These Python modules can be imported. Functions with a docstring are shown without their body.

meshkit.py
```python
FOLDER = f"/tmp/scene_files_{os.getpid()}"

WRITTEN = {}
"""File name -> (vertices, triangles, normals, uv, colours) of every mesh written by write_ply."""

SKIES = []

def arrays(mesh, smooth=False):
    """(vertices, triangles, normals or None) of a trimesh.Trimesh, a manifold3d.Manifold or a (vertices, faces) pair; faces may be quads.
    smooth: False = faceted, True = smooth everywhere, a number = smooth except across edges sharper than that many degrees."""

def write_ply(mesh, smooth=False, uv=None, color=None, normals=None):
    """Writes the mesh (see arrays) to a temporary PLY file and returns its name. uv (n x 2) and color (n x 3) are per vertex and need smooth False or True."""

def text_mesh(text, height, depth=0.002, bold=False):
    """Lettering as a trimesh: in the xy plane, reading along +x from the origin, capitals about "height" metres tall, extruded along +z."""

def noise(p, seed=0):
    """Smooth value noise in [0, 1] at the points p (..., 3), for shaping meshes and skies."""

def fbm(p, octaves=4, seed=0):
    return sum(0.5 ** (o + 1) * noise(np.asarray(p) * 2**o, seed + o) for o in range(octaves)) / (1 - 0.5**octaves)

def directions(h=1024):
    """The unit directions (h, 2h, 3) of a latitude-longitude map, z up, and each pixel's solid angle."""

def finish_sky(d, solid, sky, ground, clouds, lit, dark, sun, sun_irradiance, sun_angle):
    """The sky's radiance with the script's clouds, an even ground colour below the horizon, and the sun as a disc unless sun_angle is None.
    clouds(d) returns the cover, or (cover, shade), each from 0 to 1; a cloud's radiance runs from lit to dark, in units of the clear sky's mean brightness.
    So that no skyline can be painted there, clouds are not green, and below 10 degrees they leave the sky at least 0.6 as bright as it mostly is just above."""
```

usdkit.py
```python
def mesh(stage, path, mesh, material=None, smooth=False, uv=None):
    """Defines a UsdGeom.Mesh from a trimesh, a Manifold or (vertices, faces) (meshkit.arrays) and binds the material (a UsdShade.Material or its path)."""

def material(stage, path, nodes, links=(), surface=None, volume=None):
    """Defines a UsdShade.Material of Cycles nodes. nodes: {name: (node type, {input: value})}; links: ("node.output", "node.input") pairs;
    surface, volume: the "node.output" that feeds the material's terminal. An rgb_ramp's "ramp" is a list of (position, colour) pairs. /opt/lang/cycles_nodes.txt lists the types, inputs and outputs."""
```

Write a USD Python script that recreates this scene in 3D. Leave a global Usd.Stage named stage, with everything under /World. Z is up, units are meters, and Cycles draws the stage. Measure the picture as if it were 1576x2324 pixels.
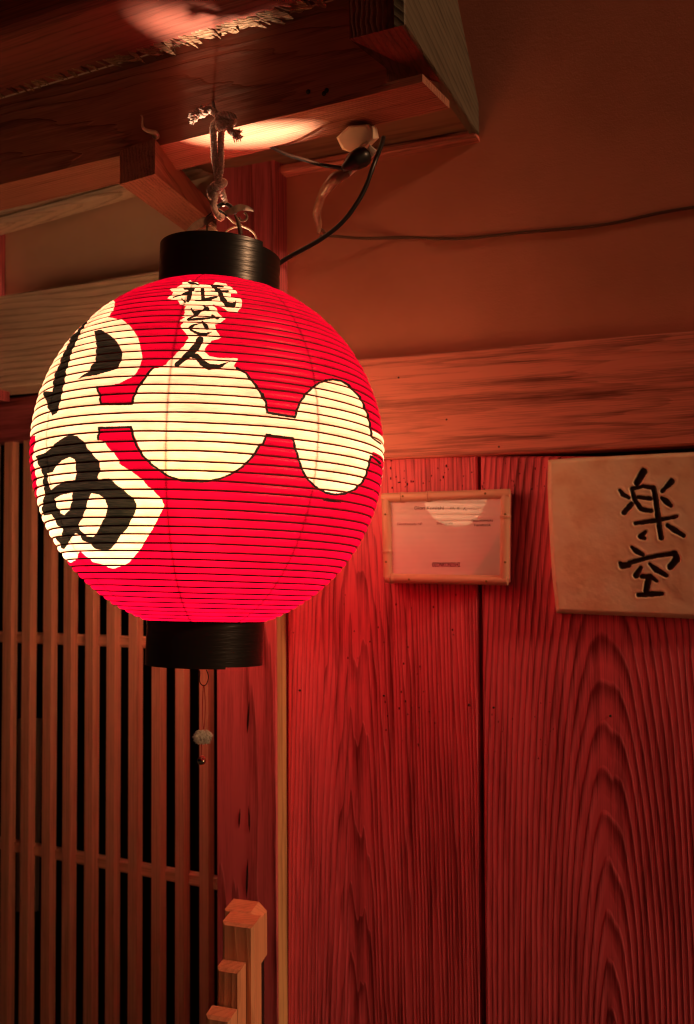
import math
import numpy as np
import trimesh
import usdkit
import meshkit
from PIL import Image, ImageDraw
from scipy import ndimage
from shapely.geometry import Polygon, Point, LineString, MultiPoint
from shapely.ops import unary_union
from pxr import Usd, UsdGeom, UsdLux, UsdShade, Gf, Sdf, Vt

stage = Usd.Stage.CreateInMemory()
UsdGeom.SetStageUpAxis(stage, "Z")
UsdGeom.SetStageMetersPerUnit(stage, 1.0)
UsdGeom.Xform.Define(stage, "/World")
UsdGeom.Scope.Define(stage, "/World/Looks")

# ------------------------------------------------------------------ camera
FP = 2400.0                                   # focal length in pixels of a 1576 wide picture
CAM = np.array([0.0, 0.0, 1.65])
PITCH, ROLL = math.atan(128 / FP), 0.0079
F = np.array([0, math.cos(PITCH), math.sin(PITCH)])
R0 = np.array([1.0, 0, 0])
U0 = np.array([0, -math.sin(PITCH), math.cos(PITCH)])
RR = R0 * math.cos(ROLL) - U0 * math.sin(ROLL)
UU = U0 * math.cos(ROLL) + R0 * math.sin(ROLL)
cam = UsdGeom.Camera.Define(stage, "/World/camera")
m4 = Gf.Matrix4d(*RR, 0, *UU, 0, *(-F), 0, *CAM, 1)
cam.AddTransformOp().Set(m4)
cam.CreateHorizontalApertureAttr(36.0)
cam.CreateFocalLengthAttr(36.0 * FP / 1576)
cam.CreateFStopAttr(12.0)
cam.CreateFocusDistanceAttr(1.08)
cam.CreateExposureAttr(0.52)

# ------------------------------------------------------------------ night sky and a far street light from the right
LDIR = np.array([0.82, -0.50, 0.42])
LDIR /= np.linalg.norm(LDIR)
SUN_EL, SUN_ROT = math.asin(LDIR[2]), math.atan2(LDIR[0], LDIR[1])
dome = UsdLux.DomeLight.Define(stage, "/World/sky")
dome.GetPrim().SetCustomDataByKey("kind", "structure")
dome.GetPrim().SetCustomDataByKey("label", "night sky over the street")
skym = usdkit.material(stage, "/World/Looks/sky", {
    "s": ("sky_texture", {"sky_type": "single_scattering", "sun_disc": False, "sun_elevation": SUN_EL, "sun_rotation": SUN_ROT}),
    "b": ("background_shader", {"strength": 0.0006})}, [("s.color", "b.color")], surface="b.background")
UsdShade.MaterialBindingAPI.Apply(dome.GetPrim()).Bind(skym)
sun = UsdLux.DistantLight.Define(stage, "/World/street_light_glow")
sun.CreateIntensityAttr(0.27)
sun.CreateAngleAttr(6.0)
sun.CreateNormalizeAttr(True)
sun.CreateColorAttr(Gf.Vec3f(1.0, 0.50, 0.24))
zc = LDIR
xc = np.cross([0, 0, 1.0], zc); xc /= np.linalg.norm(xc)
yc = np.cross(zc, xc)
sun.AddTransformOp().Set(Gf.Matrix4d(*xc, 0, *yc, 0, *zc, 0, 0, 0, 0, 1))

BULB_POWER = 18.5

# ------------------------------------------------------------------ pixel helpers
def ray(x, y):
    return F + RR * ((x - 788) / FP) + UU * ((1162 - y) / FP)

def at(x, y, Y):
    d = ray(x, y)
    return CAM + d * (Y / d[1])

class Plane:
    """a vertical plane turned by yaw degrees (right side nearer), through pixel x at depth Y"""
    def __init__(s, yaw, x, Y, y=1290):
        a = math.radians(yaw)
        s.e = np.array([math.cos(a), -math.sin(a), 0])
        s.n = np.array([-math.sin(a), -math.cos(a), 0])     # towards the camera
        s.p = at(x, y, Y)
    def hit(s, x, y, off=0.0):
        d = ray(x, y)
        p = s.p + s.n * off
        return CAM + d * (np.dot(p - CAM, s.n) / np.dot(d, s.n))

PR = Plane(22, 788, 1.565)          # planks and right plaster
PL = Plane(24, 490, 1.62)         # left plaster and lintel
PLAT = Plane(31, 470, 1.665)        # lattice
PA = Plane(28, 480, 1.285)         # the big eave beam's face

# ------------------------------------------------------------------ prim helpers
used = {}
def numbered(parent, name):
    k = (parent, name)
    used[k] = used.get(k, -1) + 1
    return f"{parent}/{name}" + (f"_{used[k]:03d}" if used[k] else "")

def tag(p, label=None, cat=None, group=None, kind=None):
    p = p.GetPrim() if hasattr(p, "GetPrim") else p
    for k, v in (("label", label), ("category", cat), ("group", group), ("kind", kind)):
        if v:
            p.SetCustomDataByKey(k, v)
    return p

def thing(name, label, cat, group=None, kind=None, loc=None):
    x = UsdGeom.Xform.Define(stage, numbered("/World", name))
    return str(tag(x, label, cat, group, kind).GetPath())

def put(name, mesh, mat, parent="/World", smooth=False, gc=None, label=None, cat=None, group=None, kind=None, attrs=None):
    v, f, n = meshkit.arrays(mesh, smooth)
    path = numbered(parent, name)
    m = UsdGeom.Mesh.Define(stage, path)
    m.CreatePointsAttr(Vt.Vec3fArray.FromNumpy(v.astype(np.float32)))
    m.CreateFaceVertexCountsAttr(Vt.IntArray.FromNumpy(np.full(len(f), 3, np.int32)))
    m.CreateFaceVertexIndicesAttr(Vt.IntArray.FromNumpy(f.astype(np.int32).ravel()))
    m.CreateSubdivisionSchemeAttr("none")
    if n is not None:
        m.CreateNormalsAttr(Vt.Vec3fArray.FromNumpy(n.astype(np.float32)))
        m.SetNormalsInterpolation("vertex")
    api = UsdGeom.PrimvarsAPI(m)
    if gc is not None:
        api.CreatePrimvar("gc", Sdf.ValueTypeNames.Float3Array, "vertex").Set(Vt.Vec3fArray.FromNumpy(np.asarray(gc(v), np.float32)))
    for k, a in (attrs or {}).items():
        api.CreatePrimvar(k, Sdf.ValueTypeNames.FloatArray, "vertex").Set(Vt.FloatArray.FromNumpy(np.asarray(a, np.float32)))
    UsdShade.MaterialBindingAPI.Apply(m.GetPrim()).Bind(mat)
    tag(m, label, cat, group, kind)
    return path

def axes(o, L, W, D, shift=(0, 0, 0)):
    B = np.array([L, W, D], float)
    return lambda v: (v - o) @ B.T + np.array(shift)

def prism(P, back, bevel=0.002, sub=0):
    """a solid whose front outline is the convex polygon P, pushed back by the vector back, with chamfered front edges"""
    P, back = np.asarray(P, float), np.asarray(back, float)
    n, bl = len(P), np.linalg.norm(back)
    bn = back / bl
    ins = []
    for i in range(n):
        a, b = P[i - 1] - P[i], P[(i + 1) % n] - P[i]
        a, b = a / np.linalg.norm(a), b / np.linalg.norm(b)
        s = max(np.linalg.norm(np.cross(a, b)), 0.3)
        ins.append(P[i] + (a + b) * bevel / s)
    v = np.vstack([ins, P + bn * bevel, P + back])
    f = []
    nrm = sum(np.cross(P[i] - P[0], P[(i + 1) % n] - P[0]) for i in range(1, n))
    flip = np.dot(nrm, bn) > 0
    for i in range(1, n - 1):
        f.append([0, i, i + 1]); f.append([2 * n, 2 * n + i + 1, 2 * n + i])
    for r in (0, n):
        for i in range(n):
            j = (i + 1) % n
            f += [[r + i, r + n + i, r + n + j], [r + i, r + n + j, r + j]]
    f = np.array(f)
    if flip:
        f = f[:, ::-1]
    m = trimesh.Trimesh(v, f, process=False)
    for _ in range(sub):
        m = m.subdivide()
    return m

def pxprism(pl, px, thick, off=0.0, bevel=0.002):
    return prism([pl.hit(x, y, off) for x, y in px], -pl.n * thick, bevel)

def tube(points, radius, sides=8, smooth=0, caps=True):
    p = np.asarray(points, float)
    r = np.broadcast_to(np.asarray(radius, float), (len(p),)).astype(float)
    if smooth:
        p, r = spline(p, smooth, r)
    t = np.gradient(p, axis=0)
    t /= np.linalg.norm(t, axis=1, keepdims=True) + 1e-12
    a = np.cross(t[0], [0.3, 0.2, 1.0]); a /= np.linalg.norm(a)
    rings, ang = [], np.arange(sides) * 2 * np.pi / sides
    for i in range(len(p)):
        a = a - t[i] * np.dot(a, t[i]); a /= np.linalg.norm(a)
        b = np.cross(t[i], a)
        rings.append(p[i] + r[i] * (np.cos(ang)[:, None] * a + np.sin(ang)[:, None] * b))
    v = np.vstack(rings)
    f = []
    for i in range(len(p) - 1):
        for j in range(sides):
            k = (j + 1) % sides
            A, B, C2, D2 = i * sides + j, i * sides + k, (i + 1) * sides + k, (i + 1) * sides + j
            f += [[A, B, C2], [A, C2, D2]]
    if caps:
        n0 = len(v)
        v = np.vstack([v, p[:1], p[-1:]])
        for j in range(sides):
            k = (j + 1) % sides
            f += [[n0, k, j], [n0 + 1, (len(p) - 1) * sides + j, (len(p) - 1) * sides + k]]
    return trimesh.Trimesh(v, f, process=False)

def spline(p, n, r=None):
    from scipy.interpolate import CubicSpline, PchipInterpolator
    s = np.r_[0, np.cumsum(np.linalg.norm(np.diff(p, axis=0), axis=1))]
    q = np.linspace(0, s[-1], n)
    out = CubicSpline(s, p)(q) if len(p) > 2 else np.stack([np.interp(q, s, p[:, i]) for i in range(3)], 1)
    return (out, np.interp(q, s, r)) if r is not None else out

def ball(c, r, sub=2, squash=(1, 1, 1)):
    m = trimesh.creation.icosphere(sub, 1.0)
    m.vertices = m.vertices * np.array(squash) * r + np.asarray(c)
    return m

cat3 = trimesh.util.concatenate

# ------------------------------------------------------------------ materials
def mat(name, nodes, links, surface="p.BSDF"):
    return usdkit.material(stage, f"/World/Looks/{name}", nodes, links, surface=surface)

def plain(name, col, rough=0.6, spec=0.4, noise=0.0, scale=60.0, bump=0.0, metallic=0.0, coat=0.0):
    nodes = {"p": ("principled_bsdf", {"base_color": col, "roughness": rough, "specular_ior_level": spec, "metallic": metallic, "coat_weight": coat})}
    links = []
    if noise or bump:
        nodes["g"] = ("geometry", {})
        nodes["n"] = ("noise_texture", {"scale": scale, "detail": 5.0, "roughness": 0.6})
        links.append(("g.position", "n.vector"))
    if noise:
        nodes["r"] = ("rgb_ramp", {"ramp": [(0.25, tuple(c * (1 - noise) for c in col)), (0.75, tuple(min(1, c * (1 + noise)) for c in col))]})
        links += [("n.fac", "r.fac"), ("r.color", "p.base_color")]
    if bump:
        nodes["b"] = ("bump", {"strength": bump, "distance": 0.002})
        links += [("n.fac", "b.height"), ("b.normal", "p.normal")]
    return mat(name, nodes, links)

def wood(name, light, dark, K=170.0, w0=0.0, s0=0.3, tilt=0.0, warp=0.010, fibre=0.35, contrast=0.8, bump=0.5, rough=0.6, blotch=0.3, spec=0.3, sharp=0.9, wl=2.2, streak=0.35, uneven=0.010):
    """timber: rings of a trunk cut by the board; primvar gc = metres along, across, into the board"""
    N = {
        "a": ("attribute", {"attribute": "gc"}),
        "s": ("separate_xyz", {}),
        "mw": ("mapping", {"scale": (wl, 9.0, 9.0)}),
        "nw": ("noise_texture", {"scale": 1.0, "detail": 3.0, "roughness": 0.55}),
        "nwc": ("math", {"math_type": "subtract", "value2": 0.5}),
        "nwm": ("math", {"math_type": "multiply", "value2": warp * 2}),
        "w": ("math", {"math_type": "subtract", "value2": w0}),
        "ww": ("math", {"math_type": "multiply"}),
        "l": ("math", {"math_type": "multiply_add", "value2": tilt, "value3": s0}),
        "ld": ("math", {"math_type": "add"}),
        "ll": ("math", {"math_type": "multiply"}),
        "sum": ("math", {"math_type": "add"}),
        "sq": ("math", {"math_type": "sqrt"}),
        "r0": ("math", {"math_type": "add"}), "r": ("math", {"math_type": "multiply_add", "value2": uneven}),
        "mu": ("mapping", {"scale": (0.5, 42.0, 42.0)}), "nu": ("noise_texture", {"scale": 1.0, "detail": 2.0}),
        "ms": ("mapping", {"scale": (1.6, 70.0, 70.0)}), "ns": ("noise_texture", {"scale": 1.0, "detail": 4.0, "roughness": 0.6, "distortion": 0.4}),
        "sm": ("map_range", {"from_min": 0.45, "from_max": 0.75, "to_min": -0.12 * streak, "to_max": streak, "clamp": True}), "t3": ("math", {"math_type": "add"}),
        "k": ("math", {"math_type": "multiply", "value2": K}),
        "fr": ("math", {"math_type": "fraction"}),
        "band": ("rgb_ramp", {"ramp": [(0, (0.08,) * 3), (0.35, (0.0,) * 3), (sharp - 0.25, (0.35,) * 3), (sharp, (1.0,) * 3), (min(0.995, sharp + 0.07), (0.9,) * 3), (1.0, (0.1,) * 3)]}),
        "mf": ("mapping", {"scale": (14.0, 900.0, 900.0)}),
        "nf": ("noise_texture", {"scale": 1.0, "detail": 2.0, "roughness": 0.6}),
        "mb": ("mapping", {"scale": (3.0, 22.0, 22.0)}),
        "nb": ("noise_texture", {"scale": 1.0, "detail": 5.0, "roughness": 0.65}),
        "fm": ("map_range", {"from_min": 0.3, "from_max": 0.7, "to_min": -fibre, "to_max": fibre}),
        "bm": ("map_range", {"from_min": 0.3, "from_max": 0.72, "to_min": -blotch, "to_max": blotch}),
        "bc": ("math", {"math_type": "multiply", "value2": contrast}),
        "t1": ("math", {"math_type": "add"}),
        "t2": ("math", {"math_type": "add", "use_clamp": True}),
        "c": ("rgb_ramp", {"ramp": [(0, light), (0.5, tuple((a + b) * 0.5 for a, b in zip(light, dark))), (1, dark)]}),
        "h0": ("math", {"math_type": "multiply_add", "value2": 0.25}),
        "bp": ("bump", {"strength": bump, "distance": 0.0022}),
        "p": ("principled_bsdf", {"roughness": rough, "specular_ior_level": spec}),
    }
    L = [("a.vector", "s.vector"), ("a.vector", "mw.vector"), ("mw.vector", "nw.vector"), ("nw.fac", "nwc.value1"), ("nwc.value", "nwm.value1"),
         ("s.y", "w.value1"), ("w.value", "ww.value1"), ("w.value", "ww.value2"), ("s.x", "l.value1"), ("l.value", "ld.value1"), ("s.z", "ld.value2"),
         ("ld.value", "ll.value1"), ("ld.value", "ll.value2"), ("ww.value", "sum.value1"), ("ll.value", "sum.value2"), ("sum.value", "sq.value1"),
         ("sq.value", "r0.value1"), ("nwm.value", "r0.value2"), ("a.vector", "mu.vector"), ("mu.vector", "nu.vector"), ("nu.fac", "r.value1"), ("r0.value", "r.value3"), ("a.vector", "ms.vector"), ("ms.vector", "ns.vector"), ("ns.fac", "sm.value"), ("r.value", "k.value1"), ("k.value", "fr.value1"), ("fr.value", "band.fac"),
         ("a.vector", "mf.vector"), ("mf.vector", "nf.vector"), ("a.vector", "mb.vector"), ("mb.vector", "nb.vector"), ("nf.fac", "fm.value"), ("nb.fac", "bm.value"),
         ("band.color", "bc.value1"), ("bc.value", "t1.value1"), ("fm.result", "t1.value2"), ("t1.value", "t3.value1"), ("sm.result", "t3.value2"), ("t3.value", "t2.value1"), ("bm.result", "t2.value2"), ("t2.value", "c.fac"),
         ("c.color", "p.base_color"), ("nf.fac", "h0.value1"), ("band.color", "h0.value3"), ("h0.value", "bp.height"), ("bp.normal", "p.normal")]
    return mat(name, N, L)

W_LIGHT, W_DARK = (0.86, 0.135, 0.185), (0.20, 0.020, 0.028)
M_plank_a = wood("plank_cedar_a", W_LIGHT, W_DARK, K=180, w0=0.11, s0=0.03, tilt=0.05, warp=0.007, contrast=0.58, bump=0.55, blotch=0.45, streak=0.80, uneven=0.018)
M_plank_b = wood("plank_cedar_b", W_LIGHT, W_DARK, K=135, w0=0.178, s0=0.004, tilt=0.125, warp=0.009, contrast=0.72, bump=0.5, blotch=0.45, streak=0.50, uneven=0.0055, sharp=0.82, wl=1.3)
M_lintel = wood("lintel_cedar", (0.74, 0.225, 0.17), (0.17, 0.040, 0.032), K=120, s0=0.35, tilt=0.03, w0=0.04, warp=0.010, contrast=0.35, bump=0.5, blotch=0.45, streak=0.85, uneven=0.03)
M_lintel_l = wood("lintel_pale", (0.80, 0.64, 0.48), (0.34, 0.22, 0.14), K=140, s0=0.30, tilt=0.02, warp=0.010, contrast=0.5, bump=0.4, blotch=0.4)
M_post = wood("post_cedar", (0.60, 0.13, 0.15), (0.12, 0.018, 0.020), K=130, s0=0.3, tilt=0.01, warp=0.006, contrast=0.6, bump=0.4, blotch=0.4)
M_gold = wood("post_side", (0.55, 0.33, 0.15), (0.22, 0.11, 0.05), K=150, s0=0.3, warp=0.008, contrast=0.4, bump=0.3, blotch=0.5)
M_slat = wood("lattice_slat", (0.80, 0.40, 0.26), (0.40, 0.17, 0.11), K=160, s0=0.3, warp=0.003, contrast=0.3, bump=0.2, blotch=0.3)
M_beam = wood("beam_old", (0.42, 0.17, 0.11), (0.12, 0.04, 0.028), K=210, s0=0.30, tilt=0.02, warp=0.008, contrast=0.45, bump=0.6, blotch=0.3, rough=0.7)
M_log = wood("log_dark", (0.22, 0.055, 0.040), (0.07, 0.018, 0.014), K=180, s0=0.30, tilt=0.02, warp=0.008, contrast=0.4, bump=0.5, blotch=0.4, rough=0.75)
M_soffit = wood("soffit_board", (0.26, 0.13, 0.08), (0.10, 0.04, 0.03), K=90, s0=0.4, warp=0.01, contrast=0.4, bump=0.3, blotch=0.4, rough=0.7)
M_stand = wood("stand_wood", (0.74, 0.35, 0.19), (0.44, 0.18, 0.09), K=110, s0=0.25, tilt=0.02, warp=0.008, contrast=0.35, bump=0.2, blotch=0.4, fibre=0.2)
M_splinter = wood("splinter_bark", (0.36, 0.19, 0.11), (0.12, 0.055, 0.03), K=400, s0=0.1, warp=0.004, contrast=0.5, bump=0.4)
M_bamboo = wood("bamboo", (0.72, 0.36, 0.24), (0.44, 0.19, 0.12), K=90, s0=0.2, warp=0.004, contrast=0.25, bump=0.08, rough=0.35, blotch=0.45, fibre=0.15, spec=0.5)
def plaster(name, c0, c1):
    return mat(name, {
    "g": ("geometry", {}), "n1": ("noise_texture", {"scale": 5.0, "detail": 5.0, "roughness": 0.6}), "n2": ("noise_texture", {"scale": 420.0, "detail": 4.0, "roughness": 0.7}),
    "r": ("rgb_ramp", {"ramp": [(0.3, c0), (0.7, c1)]}),
    "ms": ("mapping", {"scale": (1.0, 1.0, 3.0)}), "n3": ("noise_texture", {"scale": 70.0, "detail": 3.0}), "ad": ("math", {"math_type": "multiply_add", "value2": 0.6}),
    "b": ("bump", {"strength": 0.35, "distance": 0.0015}), "p": ("principled_bsdf", {"roughness": 0.9, "specular_ior_level": 0.1})},
    [("g.position", "n1.vector"), ("g.position", "n2.vector"), ("n1.fac", "r.fac"), ("r.color", "p.base_color"), ("g.position", "ms.vector"), ("ms.vector", "n3.vector"),
     ("n3.fac", "ad.value1"), ("n2.fac", "ad.value3"), ("ad.value", "b.height"), ("b.normal", "p.normal")])
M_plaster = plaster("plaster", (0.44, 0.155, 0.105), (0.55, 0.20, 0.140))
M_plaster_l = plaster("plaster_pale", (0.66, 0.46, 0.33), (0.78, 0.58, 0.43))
M_black = plain("interior_black", (0.012, 0.010, 0.009), 0.9, 0.1)
M_stone = plain("paving_stone", (0.16, 0.15, 0.14), 0.8, 0.3, noise=0.3, scale=8.0, bump=0.4)
M_iron = plain("dark_iron", (0.03, 0.025, 0.022), 0.5, 0.5, metallic=0.6)
M_brass = plain("brass_nail", (0.28, 0.15, 0.06), 0.4, 0.5, metallic=0.8)
M_cablek = plain("black_rubber", (0.012, 0.011, 0.011), 0.35, 0.5)
M_cablebr = plain("brown_cord", (0.10, 0.04, 0.025), 0.5, 0.4)
M_tape = plain("brown_tape", (0.34, 0.17, 0.11), 0.28, 0.6, noise=0.25, scale=120.0, bump=0.25)
M_socket = plain("socket_cream", (0.85, 0.66, 0.50), 0.45, 0.4, noise=0.08, scale=50.0)
M_white = plain("white_plastic", (0.75, 0.70, 0.62), 0.4, 0.4)
M_rope = plain("hemp_rope", (0.74, 0.50, 0.42), 0.85, 0.2, noise=0.35, scale=500.0, bump=0.5)
M_ribbon = plain("brown_ribbon", (0.16, 0.09, 0.06), 0.6, 0.3, noise=0.3, scale=150.0)
M_wire = plain("pale_wire", (0.62, 0.44, 0.30), 0.4, 0.5)
M_peg = plain("bone_peg", (0.58, 0.42, 0.28), 0.5, 0.4, noise=0.2, scale=200.0)
M_fur = plain("fur_pompom", (0.85, 0.68, 0.60), 0.9, 0.1, noise=0.45, scale=260.0)
M_cordred = plain("red_cord", (0.45, 0.05, 0.05), 0.7, 0.2)
M_bell = plain("bell_metal", (0.60, 0.52, 0.38), 0.18, 0.5, metallic=1.0)
M_paperprint = plain("print_paper", (0.84, 0.78, 0.74), 0.8, 0.2, noise=0.04, scale=30.0)
M_ink = plain("print_ink", (0.04, 0.012, 0.012), 0.7, 0.2)
M_pale = plain("paper_screen", (0.42, 0.34, 0.26), 0.9, 0.1)
M_glass = mat("glass_pane", {"lw": ("layer_weight", {"blend": 0.5}), "pw": ("math", {"math_type": "power", "value2": 4.0}), "f": ("math", {"math_type": "multiply_add", "value2": 0.85, "value3": 0.09, "use_clamp": True}), "t": ("transparent_bsdf", {"color": (0.96, 0.96, 0.96)}), "g": ("glossy_bsdf", {"color": (1, 1, 1), "roughness": 0.02}), "mx": ("mix_closure", {})},
              [("lw.facing", "pw.value1"), ("pw.value", "f.value1"), ("f.value", "mx.fac"), ("t.BSDF", "mx.closure1"), ("g.BSDF", "mx.closure2")], "mx.closure")
M_lacquer = mat("black_lacquer", {
    "tc": ("geometry", {}), "mp": ("mapping", {"scale": (25, 25, 260)}), "n": ("noise_texture", {"scale": 1.0, "detail": 3.0}),
    "b": ("bump", {"strength": 0.35, "distance": 0.0015}), "p": ("principled_bsdf", {"base_color": (0.010, 0.009, 0.009), "roughness": 0.3, "specular_ior_level": 0.5})},
    [("tc.position", "mp.vector"), ("mp.vector", "n.vector"), ("n.fac", "b.height"), ("b.normal", "p.normal")])

# ------------------------------------------------------------------ ground and the dark room behind the lattice
g = trimesh.creation.box([80, 80, 0.1]); g.apply_translation([0, 0, -0.05])
put("ground", g, M_stone, label="dark stone street paving", kind="structure")

# ------------------------------------------------------------------ right wall: plaster, lintel, planks
gR = lambda o, sh=(0, 0, 0): axes(o, [0, 0, 1.0], PR.e, -PR.n, sh)          # grain upright
hR = lambda o, sh=(0, 0, 0): axes(o, PR.e, [0, 0, 1.0], -PR.n, sh)          # grain lying
def vert(pl, x, y, z0, off):
    """the point of plane pl at pixel x (taken at row y), moved straight down or up to height z0"""
    p = pl.hit(x, y, off).copy(); p[2] = z0
    return p

t = thing("plaster_wall", "rough ochre plaster wall above the long lintel, with a thin cable running across it", "wall")
P = [PR.hit(560, 1000, -0.012), PR.hit(2300, 1000, -0.012), PR.hit(2300, -500, -0.012), PR.hit(560, -500, -0.012)]
put("plaster", prism(P, -PR.n * 0.05), M_plaster, t)

t = thing("lintel_beam", "broad reddish timber lintel lying across the top of the wall planks", "beam")
P = [PR.hit(650, 1052, 0.018), PR.hit(1900, 993.5, 0.018), PR.hit(1900, 722, 0.018), PR.hit(650, 829, 0.018)]
put("beam", prism(P, -PR.n * 0.06, 0.0025), M_lintel, t, gc=hR(P[0], (3.1, 0.0, 0)))
for (x, y) in ((1133, 1019 - 5), (1014, 942 + 10), (905, 857)):
    c = PR.hit(x, y, 0.018)
    put("nail", ball(c, 0.0014, 1), M_iron, t)

t = thing("plank_wall", "wall of wide weathered cedar planks with black gaps under the lintel", "wall")
def plank(x0t, x0b, x1t, x1b, mt, w_shift, off=0.0):
    """top edge hides behind the lintel; the sides follow the photograph's two gap lines"""
    a, b = PR.hit(x0t, 1035, off), PR.hit(x1t, 1035, off)
    c, d = PR.hit(x1b, 2324, off), PR.hit(x0b, 2324, off)
    k = (a[2] - 0.02) / (a[2] - d[2])
    c, d = b + (c - b) * k, a + (d - a) * k
    put("plank", prism([d, c, b, a], -PR.n * 0.03, 0.0025), mt, t, gc=gR(PR.hit(x0t, 2324, off), w_shift))
plank(654, 652, 1083, 1092, M_plank_a, (0, 0, 0))
plank(1091, 1103, 1600, 1625, M_plank_b, (0, 0, 0), 0.001)
plank(1608, 1634, 2000, 2060, M_plank_a, (5, 0.02, 0))
for (x, y) in ((681, 1567), (872, 1579), (1065, 1600), (1121, 1606), (1386, 1625), (1030, 1440), (1208, 1110), (1180, 1075), (1100, 1110), (905, 1095)):
    put("nail", ball(PR.hit(x, y, 0.0008), 0.0018 if y > 1500 else 0.0011, 1), M_iron, t)
rg = np.random.default_rng(21)
holes = []
for (x0, x1, y0, y1, n_) in ((885, 1075, 1045, 1108, 26), (1095, 1245, 1045, 1130, 30), (1110, 1260, 1590, 1740, 34), (860, 1000, 1500, 1700, 22), (660, 1075, 1350, 1500, 16)):
    for k in range(n_):
        r_ = rg.uniform(0.0004, 0.0011)
        holes.append(ball(PR.hit(rg.uniform(x0, x1), rg.uniform(y0, y1), 0.0006), r_, 1, (1, 0.5, rg.uniform(1, 2.6))))
put("worm_holes", cat3(holes), M_black, t, kind="stuff")
P = [PR.hit(600, 2900, -0.034), PR.hit(2200, 2900, -0.034), PR.hit(2200, 1000, -0.034), PR.hit(600, 1000, -0.034)]
put("backing_board", prism(P, -PR.n * 0.02), M_black, t)

# ------------------------------------------------------------------ post
t = thing("wall_post", "dark red square timber post with a pale golden side between lattice and planks", "post")
pf = lambda x, y: PR.hit(x, y, 0.033)
top = pf(628, 330)[2]
fl, fr = pf(492, 1700), pf(628, 1700)
P = [np.array([*fl[:2], 0.0]), np.array([*fr[:2], 0.0]), np.array([*fr[:2], top]), np.array([*fl[:2], top])]
put("post", prism(P, -PR.n * 0.12, 0.0015), M_post, t, gc=axes(P[0], [0, 0, 1.0], PR.e, -PR.n, (1.3, 0, 0)))
a = fr + PR.e * 0.0006 - PR.n * 0.003
b = a - PR.n * 0.0295
tb = pf(628, 832)[2]
P = [np.array([*a[:2], 0.01]), np.array([*b[:2], 0.01]), np.array([*b[:2], tb]), np.array([*a[:2], tb])]
put("side_batten", prism(P, -PR.e * 0.0005 , 0.0001), M_gold, t, gc=axes(P[0], [0, 0, 1.0], -PR.n, PR.e, (0.4, 0.1, 0)))
rngc = np.random.default_rng(3)
for (x0, y0, x1, y1, w) in ((566, 1590, 562, 1665, 5), (545, 1835, 543, 1880, 4), (565, 1830, 567, 1890, 4), (563, 1950, 560, 2040, 5)):
    pts = [pf(x0 + (x1 - x0) * k, y0 + (y1 - y0) * k) for k in (0, 0.3, 0.7, 1)]
    put("crack", tube(pts, [0.0002, w * 0.0003, w * 0.00035, 0.0002], 6), M_black, t)

# ------------------------------------------------------------------ left wall: plaster, lintel, fascia, lattice door
hL = lambda o, sh=(0, 0, 0): axes(o, PL.e, [0, 0, 1.0], -PL.n, sh)
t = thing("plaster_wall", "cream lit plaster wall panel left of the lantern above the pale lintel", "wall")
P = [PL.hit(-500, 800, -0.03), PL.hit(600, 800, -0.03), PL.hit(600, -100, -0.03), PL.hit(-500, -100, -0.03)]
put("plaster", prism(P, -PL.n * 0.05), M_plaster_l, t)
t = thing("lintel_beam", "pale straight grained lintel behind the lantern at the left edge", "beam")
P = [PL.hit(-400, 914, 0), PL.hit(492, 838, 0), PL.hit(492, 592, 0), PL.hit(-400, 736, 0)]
put("beam", prism(P, -PL.n * 0.07, 0.002), M_lintel_l, t, gc=hL(P[0], (7.7, 0.3, 0)))
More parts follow.
